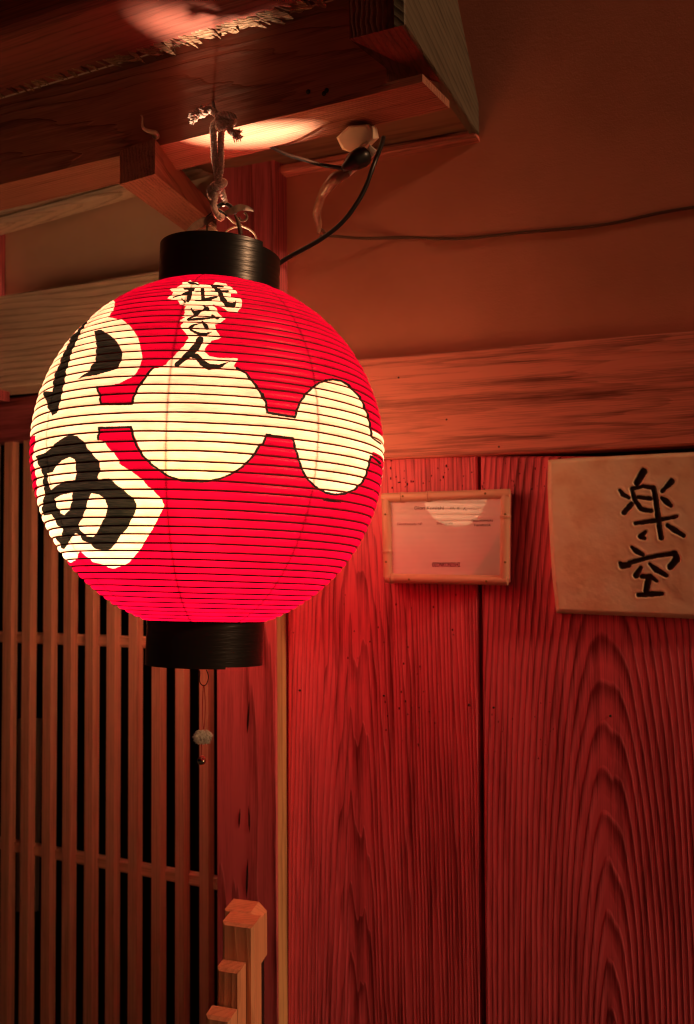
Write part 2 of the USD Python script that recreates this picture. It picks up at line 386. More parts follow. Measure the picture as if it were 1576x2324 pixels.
t = thing("fascia_board", "pale board with a beaded lower edge under the dark eave beam at upper left", "board")
P = [PL.hit(-400, 600, 0.012), PL.hit(460, 362, 0.012), PL.hit(460, 120, 0.012), PL.hit(-400, 350, 0.012)]
put("board", prism(P, -PL.n * 0.03, 0.002), M_lintel_l, t, gc=hL(P[0], (2.7, 0.6, 0)))
P = [PL.hit(-400, 628, 0.016), PL.hit(460, 379, 0.016), PL.hit(460, 363.5, 0.016), PL.hit(-400, 602, 0.016)]
put("bead", prism(P, -PL.n * 0.034, 0.004), M_lintel_l, t, gc=hL(P[0], (1.7, 0.9, 0)))
t = thing("edge_post", "dark timber post cut off by the left edge beside the pale lintel", "post")
P = [PL.hit(-200, 900, 0.02), PL.hit(-34, 900, 0.02), PL.hit(-34, 430, 0.02), PL.hit(-200, 430, 0.02)]
put("post", prism(P, -PL.n * 0.06, 0.004), M_post, t, gc=axes(P[0], [0, 0, 1.0], PL.e, -PL.n, (3.3, 0, 0)))

t = thing("lattice_door", "sliding lattice door of thin upright slats over a dark room", "door")
zb = 0.05
lefts = [2, 45.6, 94.4, 140.8, 190.5, 239.4, 289.9, 342.9, 396.7, 451.4]
w = [20, 20.5, 19.5, 19.5, 20, 20, 20, 21, 20.5, 21]
lefts = [-82, -40] + lefts; w = [19, 19] + w
ztop = PLAT.hit(20, 985)[2]
for k, (x, ww) in enumerate(zip(lefts, w)):
    a, b = PLAT.hit(x, 1776), PLAT.hit(x + ww, 1776)
    P = [np.array([*a[:2], zb]), np.array([*b[:2], zb]), np.array([*b[:2], ztop]), np.array([*a[:2], ztop])]
    put("slat", prism(P, -PLAT.n * 0.015, 0.0012), M_slat, t, gc=axes(P[0], [0, 0, 1.0], PLAT.e, -PLAT.n, (k * 1.7, k * 0.13, 0)))
def hrail(name, y0, y1, xa, off, th, mt):
    """a level rail through rows y0 (top), y1 (bottom) at column xa"""
    a, b = PLAT.hit(-300, 1500, off), PLAT.hit(491, 1500, off)
    z1, z0 = PLAT.hit(xa, y0, off)[2], PLAT.hit(xa, y1, off)[2]
    P = [np.array([*a[:2], z0]), np.array([*b[:2], z0]), np.array([*b[:2], z1]), np.array([*a[:2], z1])]
    put(name, prism(P, -PLAT.n * th, 0.002), mt, t, gc=axes(P[0], PLAT.e, [0, 0, 1.0], -PLAT.n, (y0, 0.2, 0)))
hrail("rail", 1439, 1464, 150, -0.012, 0.014, M_slat)
hrail("rail", 1950, 1976, 250, -0.012, 0.014, M_slat)
hrail("head_rail", 900, 1000, 40, 0.006, 0.03, M_post)
# the unlit room behind it
t = thing("dark_room", "unlit interior seen as black between the lattice slats", "room", kind="structure")
P = [PLAT.hit(-1200, 3000, -0.5), PLAT.hit(900, 3000, -0.5), PLAT.hit(900, 600, -0.5), PLAT.hit(-1200, 600, -0.5)]
put("back_wall", prism(P, -PLAT.n * 0.05), M_black, t)
s = thing("paper_screen", "pale narrow hanging panel dimly seen behind the second lattice slat", "screen")
P = [PLAT.hit(36, 2070, -0.06), PLAT.hit(80, 2070, -0.06), PLAT.hit(88, 1632, -0.06), PLAT.hit(40, 1632, -0.06)]
put("panel", prism(P, -PLAT.n * 0.008, 0.001), M_pale, s)

# ------------------------------------------------------------------ eaves
gA = lambda o, sh=(0, 0, 0): axes(o, PA.e, [0, 0, 1.0], -PA.n, sh)
hbA, htA = PA.hit(480, 302)[2], PA.hit(300, 136)[2]
def levelA(x, z, off=0.0):
    p = PA.hit(x, 400, off).copy(); p[2] = z
    return p
t = thing("eave_beam", "thick dark eave beam whose lit underside holds the lantern rope", "beam")
xr = 962
o_ = levelA(-500, hbA)
lx_ = lambda x: float((levelA(x, hbA) - o_) @ PA.e)
zn, zt_ = PA.hit(962, 166)[2] - hbA, htA - hbA
prf = Polygon([(0, 0), (lx_(xr), 0), (lx_(xr), zn), (lx_(880), zn), (lx_(880), zt_), (0, zt_)])   # notched where the joist crosses
m = trimesh.creation.extrude_polygon(prf, 0.078, engine="earcut")
mv = np.array(m.vertices)
m.vertices = o_ + mv[:, :1] * PA.e + mv[:, 1:2] * np.array([0, 0, 1.0]) - mv[:, 2:] * PA.n
m.fix_normals()
put("beam", m, M_beam, t, gc=gA(o_, (4.4, 0, 0)))
for (x, y) in ((700, 208), (736, 212), (742, 205)):
    put("nail", ball(PA.hit(x, y, 0.0), 0.003, 1), M_iron, t)

t = thing("eave_log", "dark rounded eave timber with torn lower edge above the lantern beam", "beam")
off = 0.125
prof = []
for k in range(9):                                        # rounded lower front edge
    a = math.pi / 2 * k / 8
    prof.append((off - 0.018 + 0.018 * math.sin(a), 0.018 - 0.018 * math.cos(a)))
prof += [(off, 0.045), (off - 0.02, 0.075), (0.002, 0.075), (0.002, 0.0)]
def sweepA(prof, z, x0, x1):
    n = len(prof)
    v = []
    for x in (x0, x1):
        b = levelA(x, z)
        v += [b + PA.n * o + np.array([0, 0, h]) for o, h in prof]
    f = []
    for i in range(n):
        j = (i + 1) % n
        f += [[i, n + j, n + i], [i, j, n + j]]
    for i in range(1, n - 1):
        f += [[0, i + 1, i], [n, n + i, n + i + 1]]
    m = trimesh.Trimesh(v, f, process=False); m.fix_normals()
    return m
put("log", sweepA(prof, htA + 0.001, -900, 800), M_log, t, smooth=40, gc=gA(levelA(-900, htA), (1.1, 0.5, 0)))
rng = np.random.default_rng(11)
x = -40.0
k = 0
while x < 775:                                            # torn splinters along the joint
    ln = rng.uniform(0.009, 0.034) * (1.25 if 230 < x < 650 else 0.6)
    wd = rng.uniform(0.004, 0.017)
    dr_ = rng.uniform(0.005, 0.017); tw = rng.uniform(-0.5, 0.4)
    b = levelA(x, htA) + PA.n * 0.0055
    pts = []
    for q in np.linspace(0, 1, 5):
        pts.append(b + PA.e * (ln * q * 0.85) + PA.n * (0.012 * (1 - q) ** 2 + 0.001 + rng.uniform(0, .002)) + np.array([0, 0, 0.002 - dr_ * q ** 1.3 * (1 if 230 < x < 650 else 0.6)]))
    pts = np.array(pts)
    wv = (PA.e * (-0.25 + tw) + np.array([0, 0, 0.8]) + PA.n * 0.45)
    wv = wv / np.linalg.norm(wv)
    ws = wd * np.array([0.8, 1.0, 0.9, 0.6, 0.12]) * 0.5
    up, dn = pts + wv * ws[:, None], pts - wv * ws[:, None]
    th = PA.n * 0.0008
    v = np.vstack([up + th, dn + th, up - th, dn - th])
    f = []
    for i in range(4):
        f += [[i, 5 + i, 6 + i], [i, 6 + i, 1 + i], [10 + i, 16 + i, 15 + i], [10 + i, 11 + i, 16 + i],
              [i, 1 + i, 11 + i], [i, 11 + i, 10 + i], [5 + i, 16 + i, 6 + i], [5 + i, 15 + i, 16 + i]]
    m = trimesh.Trimesh(v, f, process=False)
    put("splinter", m, M_splinter, t, smooth=True, gc=axes(b, PA.e, [0, 0, 1.0], PA.n, (k, k * 0.37, 0)))
    x += rng.uniform(6, 24)
    k += 1

t = thing("roof_batten", "narrow reddish batten above the dark log in the top left corner", "batten")
prof2 = [(off, 0.046), (off + 0.016, 0.050), (off + 0.016, 0.075), (off, 0.075)]
put("batten", sweepA(prof2, htA, -900, 800), M_log, t, gc=gA(levelA(-900, htA), (8.1, 0.2, 0)))
t = thing("roof_boards", "brown roof boarding at the extreme top left corner", "boards")
prof3 = [(off + 0.0165, 0.064), (off + 0.45, 0.02), (off + 0.45, 0.045), (off + 0.0165, 0.09)]
put("board", sweepA(prof3, htA, -900, 800), M_plaster, t)

# rafter under the beam's left half
t = thing("rafter", "square rafter end poking out below the eave beam left of the rope", "beam")
fz = [at(272, 418, 1.335), at(352, 401, 1.300)]
bz = [PL.hit(425, 527, -0.028), PL.hit(492, 511, -0.028)]
up = np.array([0, 0, hbA - fz[0][2] - 0.0006])
v = np.array([fz[0], fz[1], bz[1], bz[0]])
v[1][2] = v[0][2]
v = np.vstack([v, v + np.array([0, 0, 0])])
zt = hbA - 0.0006
v[4:, 2] = np.where(np.arange(4) < 2, zt, zt + 0.03)
fcs = [[0, 3, 2], [0, 2, 1], [4, 5, 6], [4, 6, 7], [0, 1, 5], [0, 5, 4], [1, 2, 6], [1, 6, 5], [2, 3, 7], [2, 7, 6], [3, 0, 4], [3, 4, 7]]
m = trimesh.Trimesh(v, fcs, process=False); m.fix_normals()
d = bz[0] - fz[0]; d[2] = 0; d /= np.linalg.norm(d)
put("rafter", m, M_beam, t, gc=axes(fz[0], d, [0, 0, 1.0], np.cross(d, [0, 0, 1.0]), (2.2, 0, 0)))

# joist end at the right, side board and soffit
t = thing("joist", "blunt joist end with a red underside jutting over the eave beam at right", "beam")
Yd = 1.058
q = [at(793, 88, 1.085), at(912, 58, Yd), PA.hit(1000, 149, 0.002), PA.hit(892, 167, 0.002)]
zmean = np.mean([p[2] for p in q[:2]])
for p in q[:2]:
    p[2] = zmean
bk = PR.hit(1082, 307, 0.0) - q[1]
ss = min(np.linspace(0.05, 0.9, 400), key=lambda k: abs(((q[1] + bk * k - CAM) @ RR) / ((q[1] + bk * k - CAM) @ F) * FP + 788 - 1000))
q[2] = q[1] + bk * ss
back2 = [q[0] + bk * 0.30, q[1] + bk * 0.30]
v = np.array([q[0], q[1], q[2], q[3]])
v = np.vstack([v, v + [0, 0, 0.16]])
m = trimesh.Trimesh(v, fcs, process=False); m.fix_normals()
d = q[2] - q[1]; d /= np.linalg.norm(d)
put("joist", m, M_log, t, gc=axes(q[0], d, [0, 0, 1.0], np.cross(d, [0, 0, 1.0]), (6.2, 0, 0)))
t = thing("barge_board", "grey brown side board closing the right end of the eaves", "board")
e0, e1 = q[1], PR.hit(1082, 307, -0.005)
dn_ = e1 - e0
hn = np.cross(dn_, [0, 0, 1.0]); hn /= np.linalg.norm(hn)
if hn[0] < 0: hn = -hn
P = [e0, e1, e1 + np.array([0, 0, 0.045]), e0 + dn_ * 0.55 + np.array([0, 0, 0.17]), e0 + np.array([0, 0, 0.2])]
P = [p + hn * 0.004 for p in P]
d = dn_ / np.linalg.norm(dn_)
put("board", prism(P, -hn * 0.012, 0.0015), wood("barge_wood", (0.13, 0.11, 0.078), (0.045, 0.036, 0.026), K=120, s0=.3, warp=.012, contrast=.5, bump=.4, blotch=.5), t, gc=axes(e0, d, [0, 0, 1.0], hn, (0.5, 0.2, 0)))
t = thing("soffit", "dark red boarding between the eave beam and the wall", "boards")
wl, wr = PR.hit(500, 405, 0.0), PR.hit(1078, 300, 0.0)
sl = [wl, wr, e0 + dn_ * 0.32 - hn * 0.008 + np.array([0, 0, 0.006]), levelA(150, htA - 0.03, -0.06)]
sl[0] = sl[0] + np.array([0, 0, 0.004]); sl[1] = sl[1] + np.array([0, 0, 0.004])
v = np.vstack([sl, np.array(sl) + [0, 0, 0.015]])
m = trimesh.Trimesh(v, fcs, process=False); m.fix_normals()
put("board", m, M_soffit, t, gc=axes(wl, PR.e, -PR.n, [0, 0, 1.0], (2.5, 0, 0)))
t = thing("wall_trim", "thin red moulding where the soffit meets the plaster wall", "moulding")
P = [PR.hit(500, 418, 0.010), PR.hit(1081, 309, 0.010), PR.hit(1078, 296, 0.010), PR.hit(500, 398, 0.010)]
put("moulding", prism(P, -PR.n * 0.022, 0.002), M_lintel, t, gc=hR(P[0], (9.1, 0.7, 0)))

# ------------------------------------------------------------------ the lantern
A_, B_ = 0.2030, 0.2062
LC = at(478, 1031, 1.242)
TILT = 0.036
fwd = CAM - LC; fwd[2] = 0; fwd /= np.linalg.norm(fwd)
rgt = np.cross([0, 0, 1.0], fwd); rgt = rgt if rgt[0] > 0 else -rgt
AX = np.array([0, 0, 1.0]) * math.cos(TILT) + rgt * math.sin(TILT)
RG = rgt * math.cos(TILT) - np.array([0, 0, 1.0]) * math.sin(TILT)
AX = AX - fwd * 0.025; AX /= np.linalg.norm(AX)             # the top leans back a little
FW = np.cross(RG, AX) if np.dot(np.cross(RG, AX), fwd) > 0 else np.cross(AX, RG)
LM = np.array([FW, RG, AX])                                # rows: local axes in the world
to_world = lambda p: np.asarray(p) @ LM + LC

def to_uv(px):
    px = np.asarray(px, float)
    d = F + np.outer((px[:, 0] - 788) / FP, RR) + np.outer((1162 - px[:, 1]) / FP, UU)
    o = (CAM - LC) @ LM.T
    d = d @ LM.T
    s = np.array([1, 1, A_ / B_])
    o, d = o * s, d * s
    d /= np.linalg.norm(d, axis=1, keepdims=True)
    b = d @ o
    disc = b * b - (o @ o - A_ * A_)
    tt = -b - np.sqrt(np.maximum(disc, 0))
    p = o + d * tt[:, None]
    p /= np.linalg.norm(p, axis=1, keepdims=True)
    return np.stack([A_ * np.arctan2(p[:, 1], p[:, 0]), A_ * np.arcsin(p[:, 2])], 1)

GR = 0.0004
GW, GH = int(round(2 * math.pi * A_ / GR)), int(round(math.pi * A_ / GR))
def conv(x0, y0, sc):
    return lambda pts: [((x0 + px / sc) * 0.5675, (y0 + py / sc) * 0.5675) for px, py, *_ in pts]
ZA, ZB, ZC, ZD = conv(500, 1050, 2.2514), conv(0, 1000, 1.8541), conv(0, 1650, 1.97), conv(1050, 1400, 2.8655)
ID = lambda pts: list(pts)

def stroke(Z, pts, sc):
    """brush stroke: pts = (x, y, width) in zoom units"""
    p = Z(pts)
    cs = [Point(*q).buffer(max(pt[2] / sc * 0.5675 / 2, 0.6), 12) for q, pt in zip(p, pts)]
    return unary_union([MultiPoint(list(a.exterior.coords) + list(b.exterior.coords)).convex_hull for a, b in zip(cs[:-1], cs[1:])])

def raster(shapes, extra=None):
    im = Image.new("L", (GW, GH), 0)
    dr = ImageDraw.Draw(im)
    def tog(uv):
        return [((u + math.pi * A_) / GR, (math.pi * A_ / 2 - v) / GR) for u, v in uv]
    for g_ in shapes:
        for h in getattr(g_, "geoms", [g_]):
            h = h.segmentize(3.0)
            dr.polygon(tog(to_uv(np.array(h.exterior.coords))), fill=1)
            for r_ in h.interiors:
                dr.polygon(tog(to_uv(np.array(r_.coords))), fill=0)
    if extra:
        extra(dr, tog)
    mk = np.asarray(im) > 0
    wr = np.concatenate([mk[:, -60:], mk, mk[:, :60]], 1)
    sd = (ndimage.distance_transform_edt(wr) - ndimage.distance_transform_edt(~wr))[:, 60:-60] * GR
    return sd.astype(np.float32)

# cream fields
circ1 = ID([(453, 1093), (425, 1091), (400, 1087), (375, 1076), (350, 1061), (330, 1037), (317, 1012), (305, 985), (301, 968), (302, 917), (311, 893), (325, 870), (338, 851), (352, 838)]) + \
        ID([(541, 838)]) + ZA([(1090, 1005), (1130, 1060), (1190, 1130), (1250, 1238)]) + ZD([(0, 510), (40, 620), (50, 722), (345, 770), (345, 1012), (45, 975), (0, 1085)]) + \
        ID([(590, 1010), (575, 1035), (550, 1060), (525, 1076), (500, 1086), (475, 1092)])
circ2 = ZD([(345, 770), (370, 775), (395, 680), (430, 600), (480, 520), (560, 445), (640, 385), (715, 355), (800, 345), (890, 362), (980, 410), (1050, 490), (1110, 545), (1150, 650), (1190, 740), (1220, 850), (1230, 940), (1250, 1015),
            (1250, 1230), (1225, 1220), (1215, 1300), (1190, 1380), (1160, 1470), (1105, 1545), (1040, 1600), (940, 1645), (820, 1655), (720, 1635), (620, 1580), (530, 1500), (470, 1420), (430, 1320), (395, 1210), (365, 1110), (350, 1012)])
barL = ID([(305, 918), (305, 970)]) + ZC([(790, 125), (430, 160), (245, 190)]) + ZB([(232, 1275), (250, 1190), (330, 1170), (755, 1145)])
xiao = ZB([(840, 370), (860, 400), (850, 440), (835, 470), (805, 510), (905, 520), (960, 560), (1000, 610), (1030, 660), (1045, 720), (1060, 790), (1050, 850), (1020, 910), (975, 950), (900, 990), (820, 1005), (725, 1020),
           (750, 1080), (756, 1150), (500, 1190), (330, 1230), (252, 1240), (262, 1150), (300, 1000), (360, 860), (430, 725), (500, 640), (545, 600), (600, 545), (660, 480), (720, 420), (790, 378)])
yu = ZC([(785, 120), (785, 215), (830, 235), (870, 290), (910, 325), (940, 370), (950, 405), (1050, 470), (1080, 490), (1130, 530), (1170, 580), (1210, 610), (1240, 640), (1280, 690), (1300, 730), (1270, 790), (1240, 850), (1210, 910),
         (1160, 990), (1120, 1060), (1080, 1110), (1030, 1170), (970, 1205), (900, 1222), (860, 1215), (800, 1185), (740, 1170), (700, 1140), (660, 1105), (635, 1088), (625, 1110), (615, 1150), (570, 1178), (520, 1160), (490, 1110),
         (455, 1070), (420, 1020), (395, 960), (350, 880), (310, 800), (305, 700), (300, 640), (305, 570), (300, 520), (285, 450), (272, 390), (268, 340), (285, 260), (290, 215), (300, 150)])
gi = ZA([(385, 335), (440, 285), (410, 250), (520, 215), (520, 190), (590, 172), (660, 195), (680, 212), (780, 212), (820, 195), (910, 205), (965, 240), (1000, 270), (1020, 295), (950, 295), (955, 320), (1030, 325), (1055, 360), (1045, 420),
         (1010, 452), (930, 445), (870, 415), (800, 385), (780, 392), (830, 430), (835, 465), (870, 490), (905, 520), (870, 545), (810, 570), (820, 610), (830, 640), (870, 680), (840, 700), (780, 710), (755, 740), (720, 785), (720, 810),
         (760, 850), (850, 868), (1020, 870), (975, 945), (1010, 960), (860, 1050), (330, 1050), (310, 950), (380, 925), (400, 890), (460, 840), (500, 790), (540, 760), (550, 720), (580, 690), (555, 650), (520, 610), (505, 575), (535, 550),
         (490, 530), (555, 500), (515, 495), (545, 465), (540, 425), (555, 405), (500, 385), (475, 345)])
cream_shapes = [Polygon(s_).buffer(0) for s_ in (circ1, circ2, barL, xiao, yu, gi)]
bar_v = to_uv(np.array([(265, 918), (265, 970), (635, 942), (635, 991)]))
bt, bb = bar_v[[0, 2], 1].mean(), bar_v[[1, 3], 1].mean()
deg = math.radians(1) * A_
def back_cream(dr, tog):
    dr.polygon(tog([(lo * deg, la * deg) for lo, la in ((110, 2), (106, 30), (114, 54), (160, 56), (168, 30), (162, 2))]), fill=1)
    for lon in (99, 149, -161):
        cu, cv, rr_ = lon * deg, (bt + bb) / 2 - 0.003, 19.5 * deg
        dr.polygon(tog([(cu + rr_ * math.cos(k) / math.cos(rr_ * math.sin(k) / A_), cv + rr_ * math.sin(k)) for k in np.linspace(0, 2 * math.pi, 60)]), fill=1)
    for u0, u1 in ((60, 100), (100, 150), (150, 179.9), (-179.9, -85)):
        dr.polygon(tog([(u0 * deg, bt), (u1 * deg, bt), (u1 * deg, bb), (u0 * deg, bb)]), fill=1)
    dr.polygon(tog([(lo * deg, la * deg) for lo, la in ((-74, 3), (-74, 50), (-95, 62), (-150, 62), (-172, 40), (-174, 3))]), fill=1)
    dr.polygon(tog([(lo * deg, la * deg) for lo, la in ((-88, 4), (-84, -18), (-88, -40), (-115, -55), (-155, -52), (-174, 4))]), fill=1)
# ink
s1 = Polygon(ZB([(740, 440), (690, 450), (650, 490), (640, 530), (610, 570), (570, 620), (530, 650), (520, 700), (490, 750), (460, 810), (450, 860), (420, 910), (405, 990), (400, 1055), (330, 1050), (335, 1095), (355, 1120), (360, 1170), (400, 1230),
                 (430, 1215), (450, 1150), (470, 1060), (490, 980), (500, 900), (525, 820), (540, 760), (570, 690), (590, 640), (630, 580), (665, 520), (700, 490)])).buffer(0)
s2 = Polygon(ZB([(735, 600), (705, 610), (715, 660), (725, 720), (720, 780), (715, 830), (690, 860), (670, 900), (630, 930), (580, 965), (640, 945), (720, 935), (830, 905), (880, 880), (905, 830), (915, 780), (900, 730), (875, 690), (850, 660), (800, 625), (760, 600)])).buffer(0)
s3 = stroke(ZB, [(425, 735, 18), (400, 800, 24), (370, 870, 24), (335, 930, 26), (295, 1010, 26), (272, 1090, 20), (256, 1135, 8)], 1.8541)
yo = Polygon(ZC([(295, 345), (370, 320), (440, 250), (510, 200), (555, 172), (620, 190), (665, 225), (700, 285), (745, 340), (790, 390), (800, 450), (780, 500), (780, 535), (830, 520), (870, 520), (910, 555), (960, 595), (1020, 640), (1060, 680),
                 (1085, 720), (1070, 790), (1040, 840), (1010, 910), (960, 960), (930, 1010), (890, 1060), (850, 1090), (810, 1085), (760, 1065), (720, 1030), (665, 1000), (640, 965), (605, 945), (570, 985), (545, 1030), (520, 1070), (490, 1060),
                 (480, 1020), (440, 985), (490, 980), (510, 920), (470, 890), (440, 840), (420, 800), (350, 810), (340, 750), (355, 690), (365, 620), (350, 560), (355, 500), (330, 440), (305, 390)]),
             [ZC([(380, 480), (430, 470), (450, 420), (500, 380), (560, 350), (600, 370), (605, 430), (610, 500), (600, 530), (520, 540), (460, 570), (415, 610), (395, 570), (388, 520)]),
              ZC([(440, 680), (490, 650), (585, 630), (580, 690), (560, 760), (520, 805), (490, 790), (460, 740)]),
              ZC([(730, 635), (790, 645), (830, 680), (855, 730), (845, 800), (810, 870), (780, 930), (745, 975), (690, 970), (640, 920), (625, 890), (660, 830), (690, 750), (700, 690)])]).buffer(0)
ka = [stroke(ZA, p_, 2.2514) for p_ in (
    [(575, 188, 14), (620, 200, 26), (665, 212, 18)], [(540, 245, 18), (620, 245, 24), (590, 275, 22), (520, 300, 18), (440, 325, 10)], [(590, 265, 34), (585, 310, 40), (570, 355, 30)], [(515, 335, 8), (545, 365, 16)],
    [(700, 250, 30), (705, 340, 32)], [(640, 355, 12), (720, 348, 26), (825, 320, 22)], [(640, 278, 8), (780, 268, 14), (930, 268, 12)], [(800, 225, 28), (850, 270, 36), (880, 340, 44), (930, 395, 46), (975, 400, 38), (1000, 358, 8)], [(785, 216, 22), (885, 228, 12)],
    [(710, 400, 14), (750, 432, 26)], [(600, 425, 12), (622, 460, 24), (700, 440, 20), (745, 415, 16)], [(695, 440, 22), (640, 480, 26), (565, 522, 10)], [(575, 525, 14), (700, 515, 24), (845, 502, 22)], [(790, 488, 22), (835, 515, 24)],
    [(700, 545, 22), (725, 575, 34), (742, 600, 30)], [(700, 552, 10), (620, 575, 18), (588, 595, 24), (605, 625, 20), (660, 648, 18), (720, 656, 22), (780, 640, 8)],
    [(680, 700, 60), (650, 760, 62), (600, 815, 64), (560, 850, 50), (470, 930, 40)], [(520, 880, 40), (590, 842, 34), (650, 850, 40), (700, 910, 56), (760, 950, 50), (850, 945, 30), (945, 898, 6)])]
def line(pts, w):
    return LineString(pts).buffer(w / 2)
lw = 4.6
outl = [line(ZB([(725, 1020), (750, 1080), (755, 1145), (985, 1145), (1000, 1090), (1035, 1010), (1080, 960), (1095, 930), (1140, 880)]), lw),
        line(ZC([(785, 212), (790, 125), (1040, 118), (1055, 190), (1080, 260), (1130, 340), (1200, 410), (1260, 455), (1330, 500), (1430, 535)]) + ID([(425, 1091.5), (453, 1093), (475, 1092), (500, 1086), (525, 1076), (550, 1060), (575, 1035), (590, 1010)]) +
             ZD([(0, 1085), (45, 975), (345, 1015), (365, 1110), (395, 1210), (430, 1320), (470, 1420), (530, 1500), (620, 1580), (720, 1635), (820, 1655), (940, 1645), (1040, 1600), (1105, 1545), (1160, 1470), (1190, 1380), (1215, 1300), (1225, 1220), (1250, 1230), (1335, 1300)]), lw),
        line(ZA([(1010, 955), (1090, 1005), (1130, 1060), (1190, 1130), (1250, 1238)]) + ZD([(0, 510), (40, 620), (50, 722), (370, 775), (395, 680), (430, 600), (480, 520), (560, 445), (640, 385), (715, 355), (800, 345), (890, 362), (980, 410), (1050, 490), (1110, 545), (1150, 650), (1190, 740), (1220, 850), (1230, 940), (1250, 1012), (1340, 1075)]), lw)]
patch = [stroke(ZD, [(850, 512, 24), (1025, 560, 24)], 2.8655), stroke(ZD, [(900, 790, 26), (1070, 845, 26)], 2.8655)]
outl.append(stroke(ZD, [(695, 1722, 16), (800, 1732, 18), (890, 1740, 8)], 2.8655))
SD = {"cream": raster(cream_shapes, back_cream), "ink": raster([s1, s2, s3, yo] + ka + outl), "repair": raster(patch)}

RIBS = 53
PH0, PH1 = math.radians(19.2), math.radians(180 - 18.9)
def rib_phi(k, lon):
    base = PH0 + (PH1 - PH0) * k / RIBS
    j = meshkit.noise(np.stack([lon * 2.2, np.broadcast_to(k * 7.31, np.shape(lon)), 0 * lon], -1), 5) - 0.5
    j = j * np.clip(np.minimum(k, RIBS - k) / 2.0, 0, 1)
    return base + j * 0.0075
front = np.linspace(-102, 102, 760)
back = np.linspace(102, 258, 160)[1:-1]
LON = np.radians(np.r_[front, back])
SUBR = 8
seam0 = math.radians(-12.3)
GORE = 2 * math.pi / 8
sdist = np.abs((LON - seam0 + GORE / 2) % GORE - GORE / 2) * A_          # metres from the nearest paper seam
rows = []
for k in range(RIBS):
    p0, p1 = rib_phi(k, LON), rib_phi(k + 1, LON)
    wob = meshkit.noise(np.stack([LON * 5, 0 * LON + k * 3.7, 0 * LON], -1), 9)
    for j in range(SUBR + (k == RIBS - 1)):
        s_ = j / SUBR
        ph = p0 + (p1 - p0) * s_
        bul = 0.0019 * (1 - abs(2 * s_ - 1) ** 2.2) * (0.75 + 0.5 * wob) * (1 - 0.25 * np.exp(-(sdist / 0.004) ** 2))
        rows.append(np.stack([ph, bul], 1))
rows = np.array(rows)
ph, bul = rows[..., 0], rows[..., 1]
lon2 = np.broadcast_to(LON, ph.shape)
rad = A_ * np.sin(ph) + bul * np.sin(ph)
zz = B_ * np.cos(ph) + bul * np.cos(ph)
V = np.stack([rad * np.cos(lon2), rad * np.sin(lon2), zz], -1)
nr, nc = ph.shape
I, J = np.meshgrid(np.arange(nr - 1), np.arange(nc), indexing="ij")
Jn = (J + 1) % nc
qd = np.stack([I * nc + J, (I + 1) * nc + J, (I + 1) * nc + Jn, I * nc + Jn], -1).reshape(-1, 4)
FQ = np.vstack([qd[:, [0, 1, 2]], qd[:, [0, 2, 3]]])
lonw = (lon2 + math.pi) % (2 * math.pi) - math.pi
gx = (lonw * A_ + math.pi * A_) / GR
gy = (math.pi * A_ / 2 - (math.pi / 2 - ph) * A_) / GR
attrs = {k: ndimage.map_coordinates(sd, [gy.ravel(), gx.ravel()], order=1, mode="nearest") for k, sd in SD.items()}
attrs["seam"] = np.broadcast_to(sdist, ph.shape).ravel()
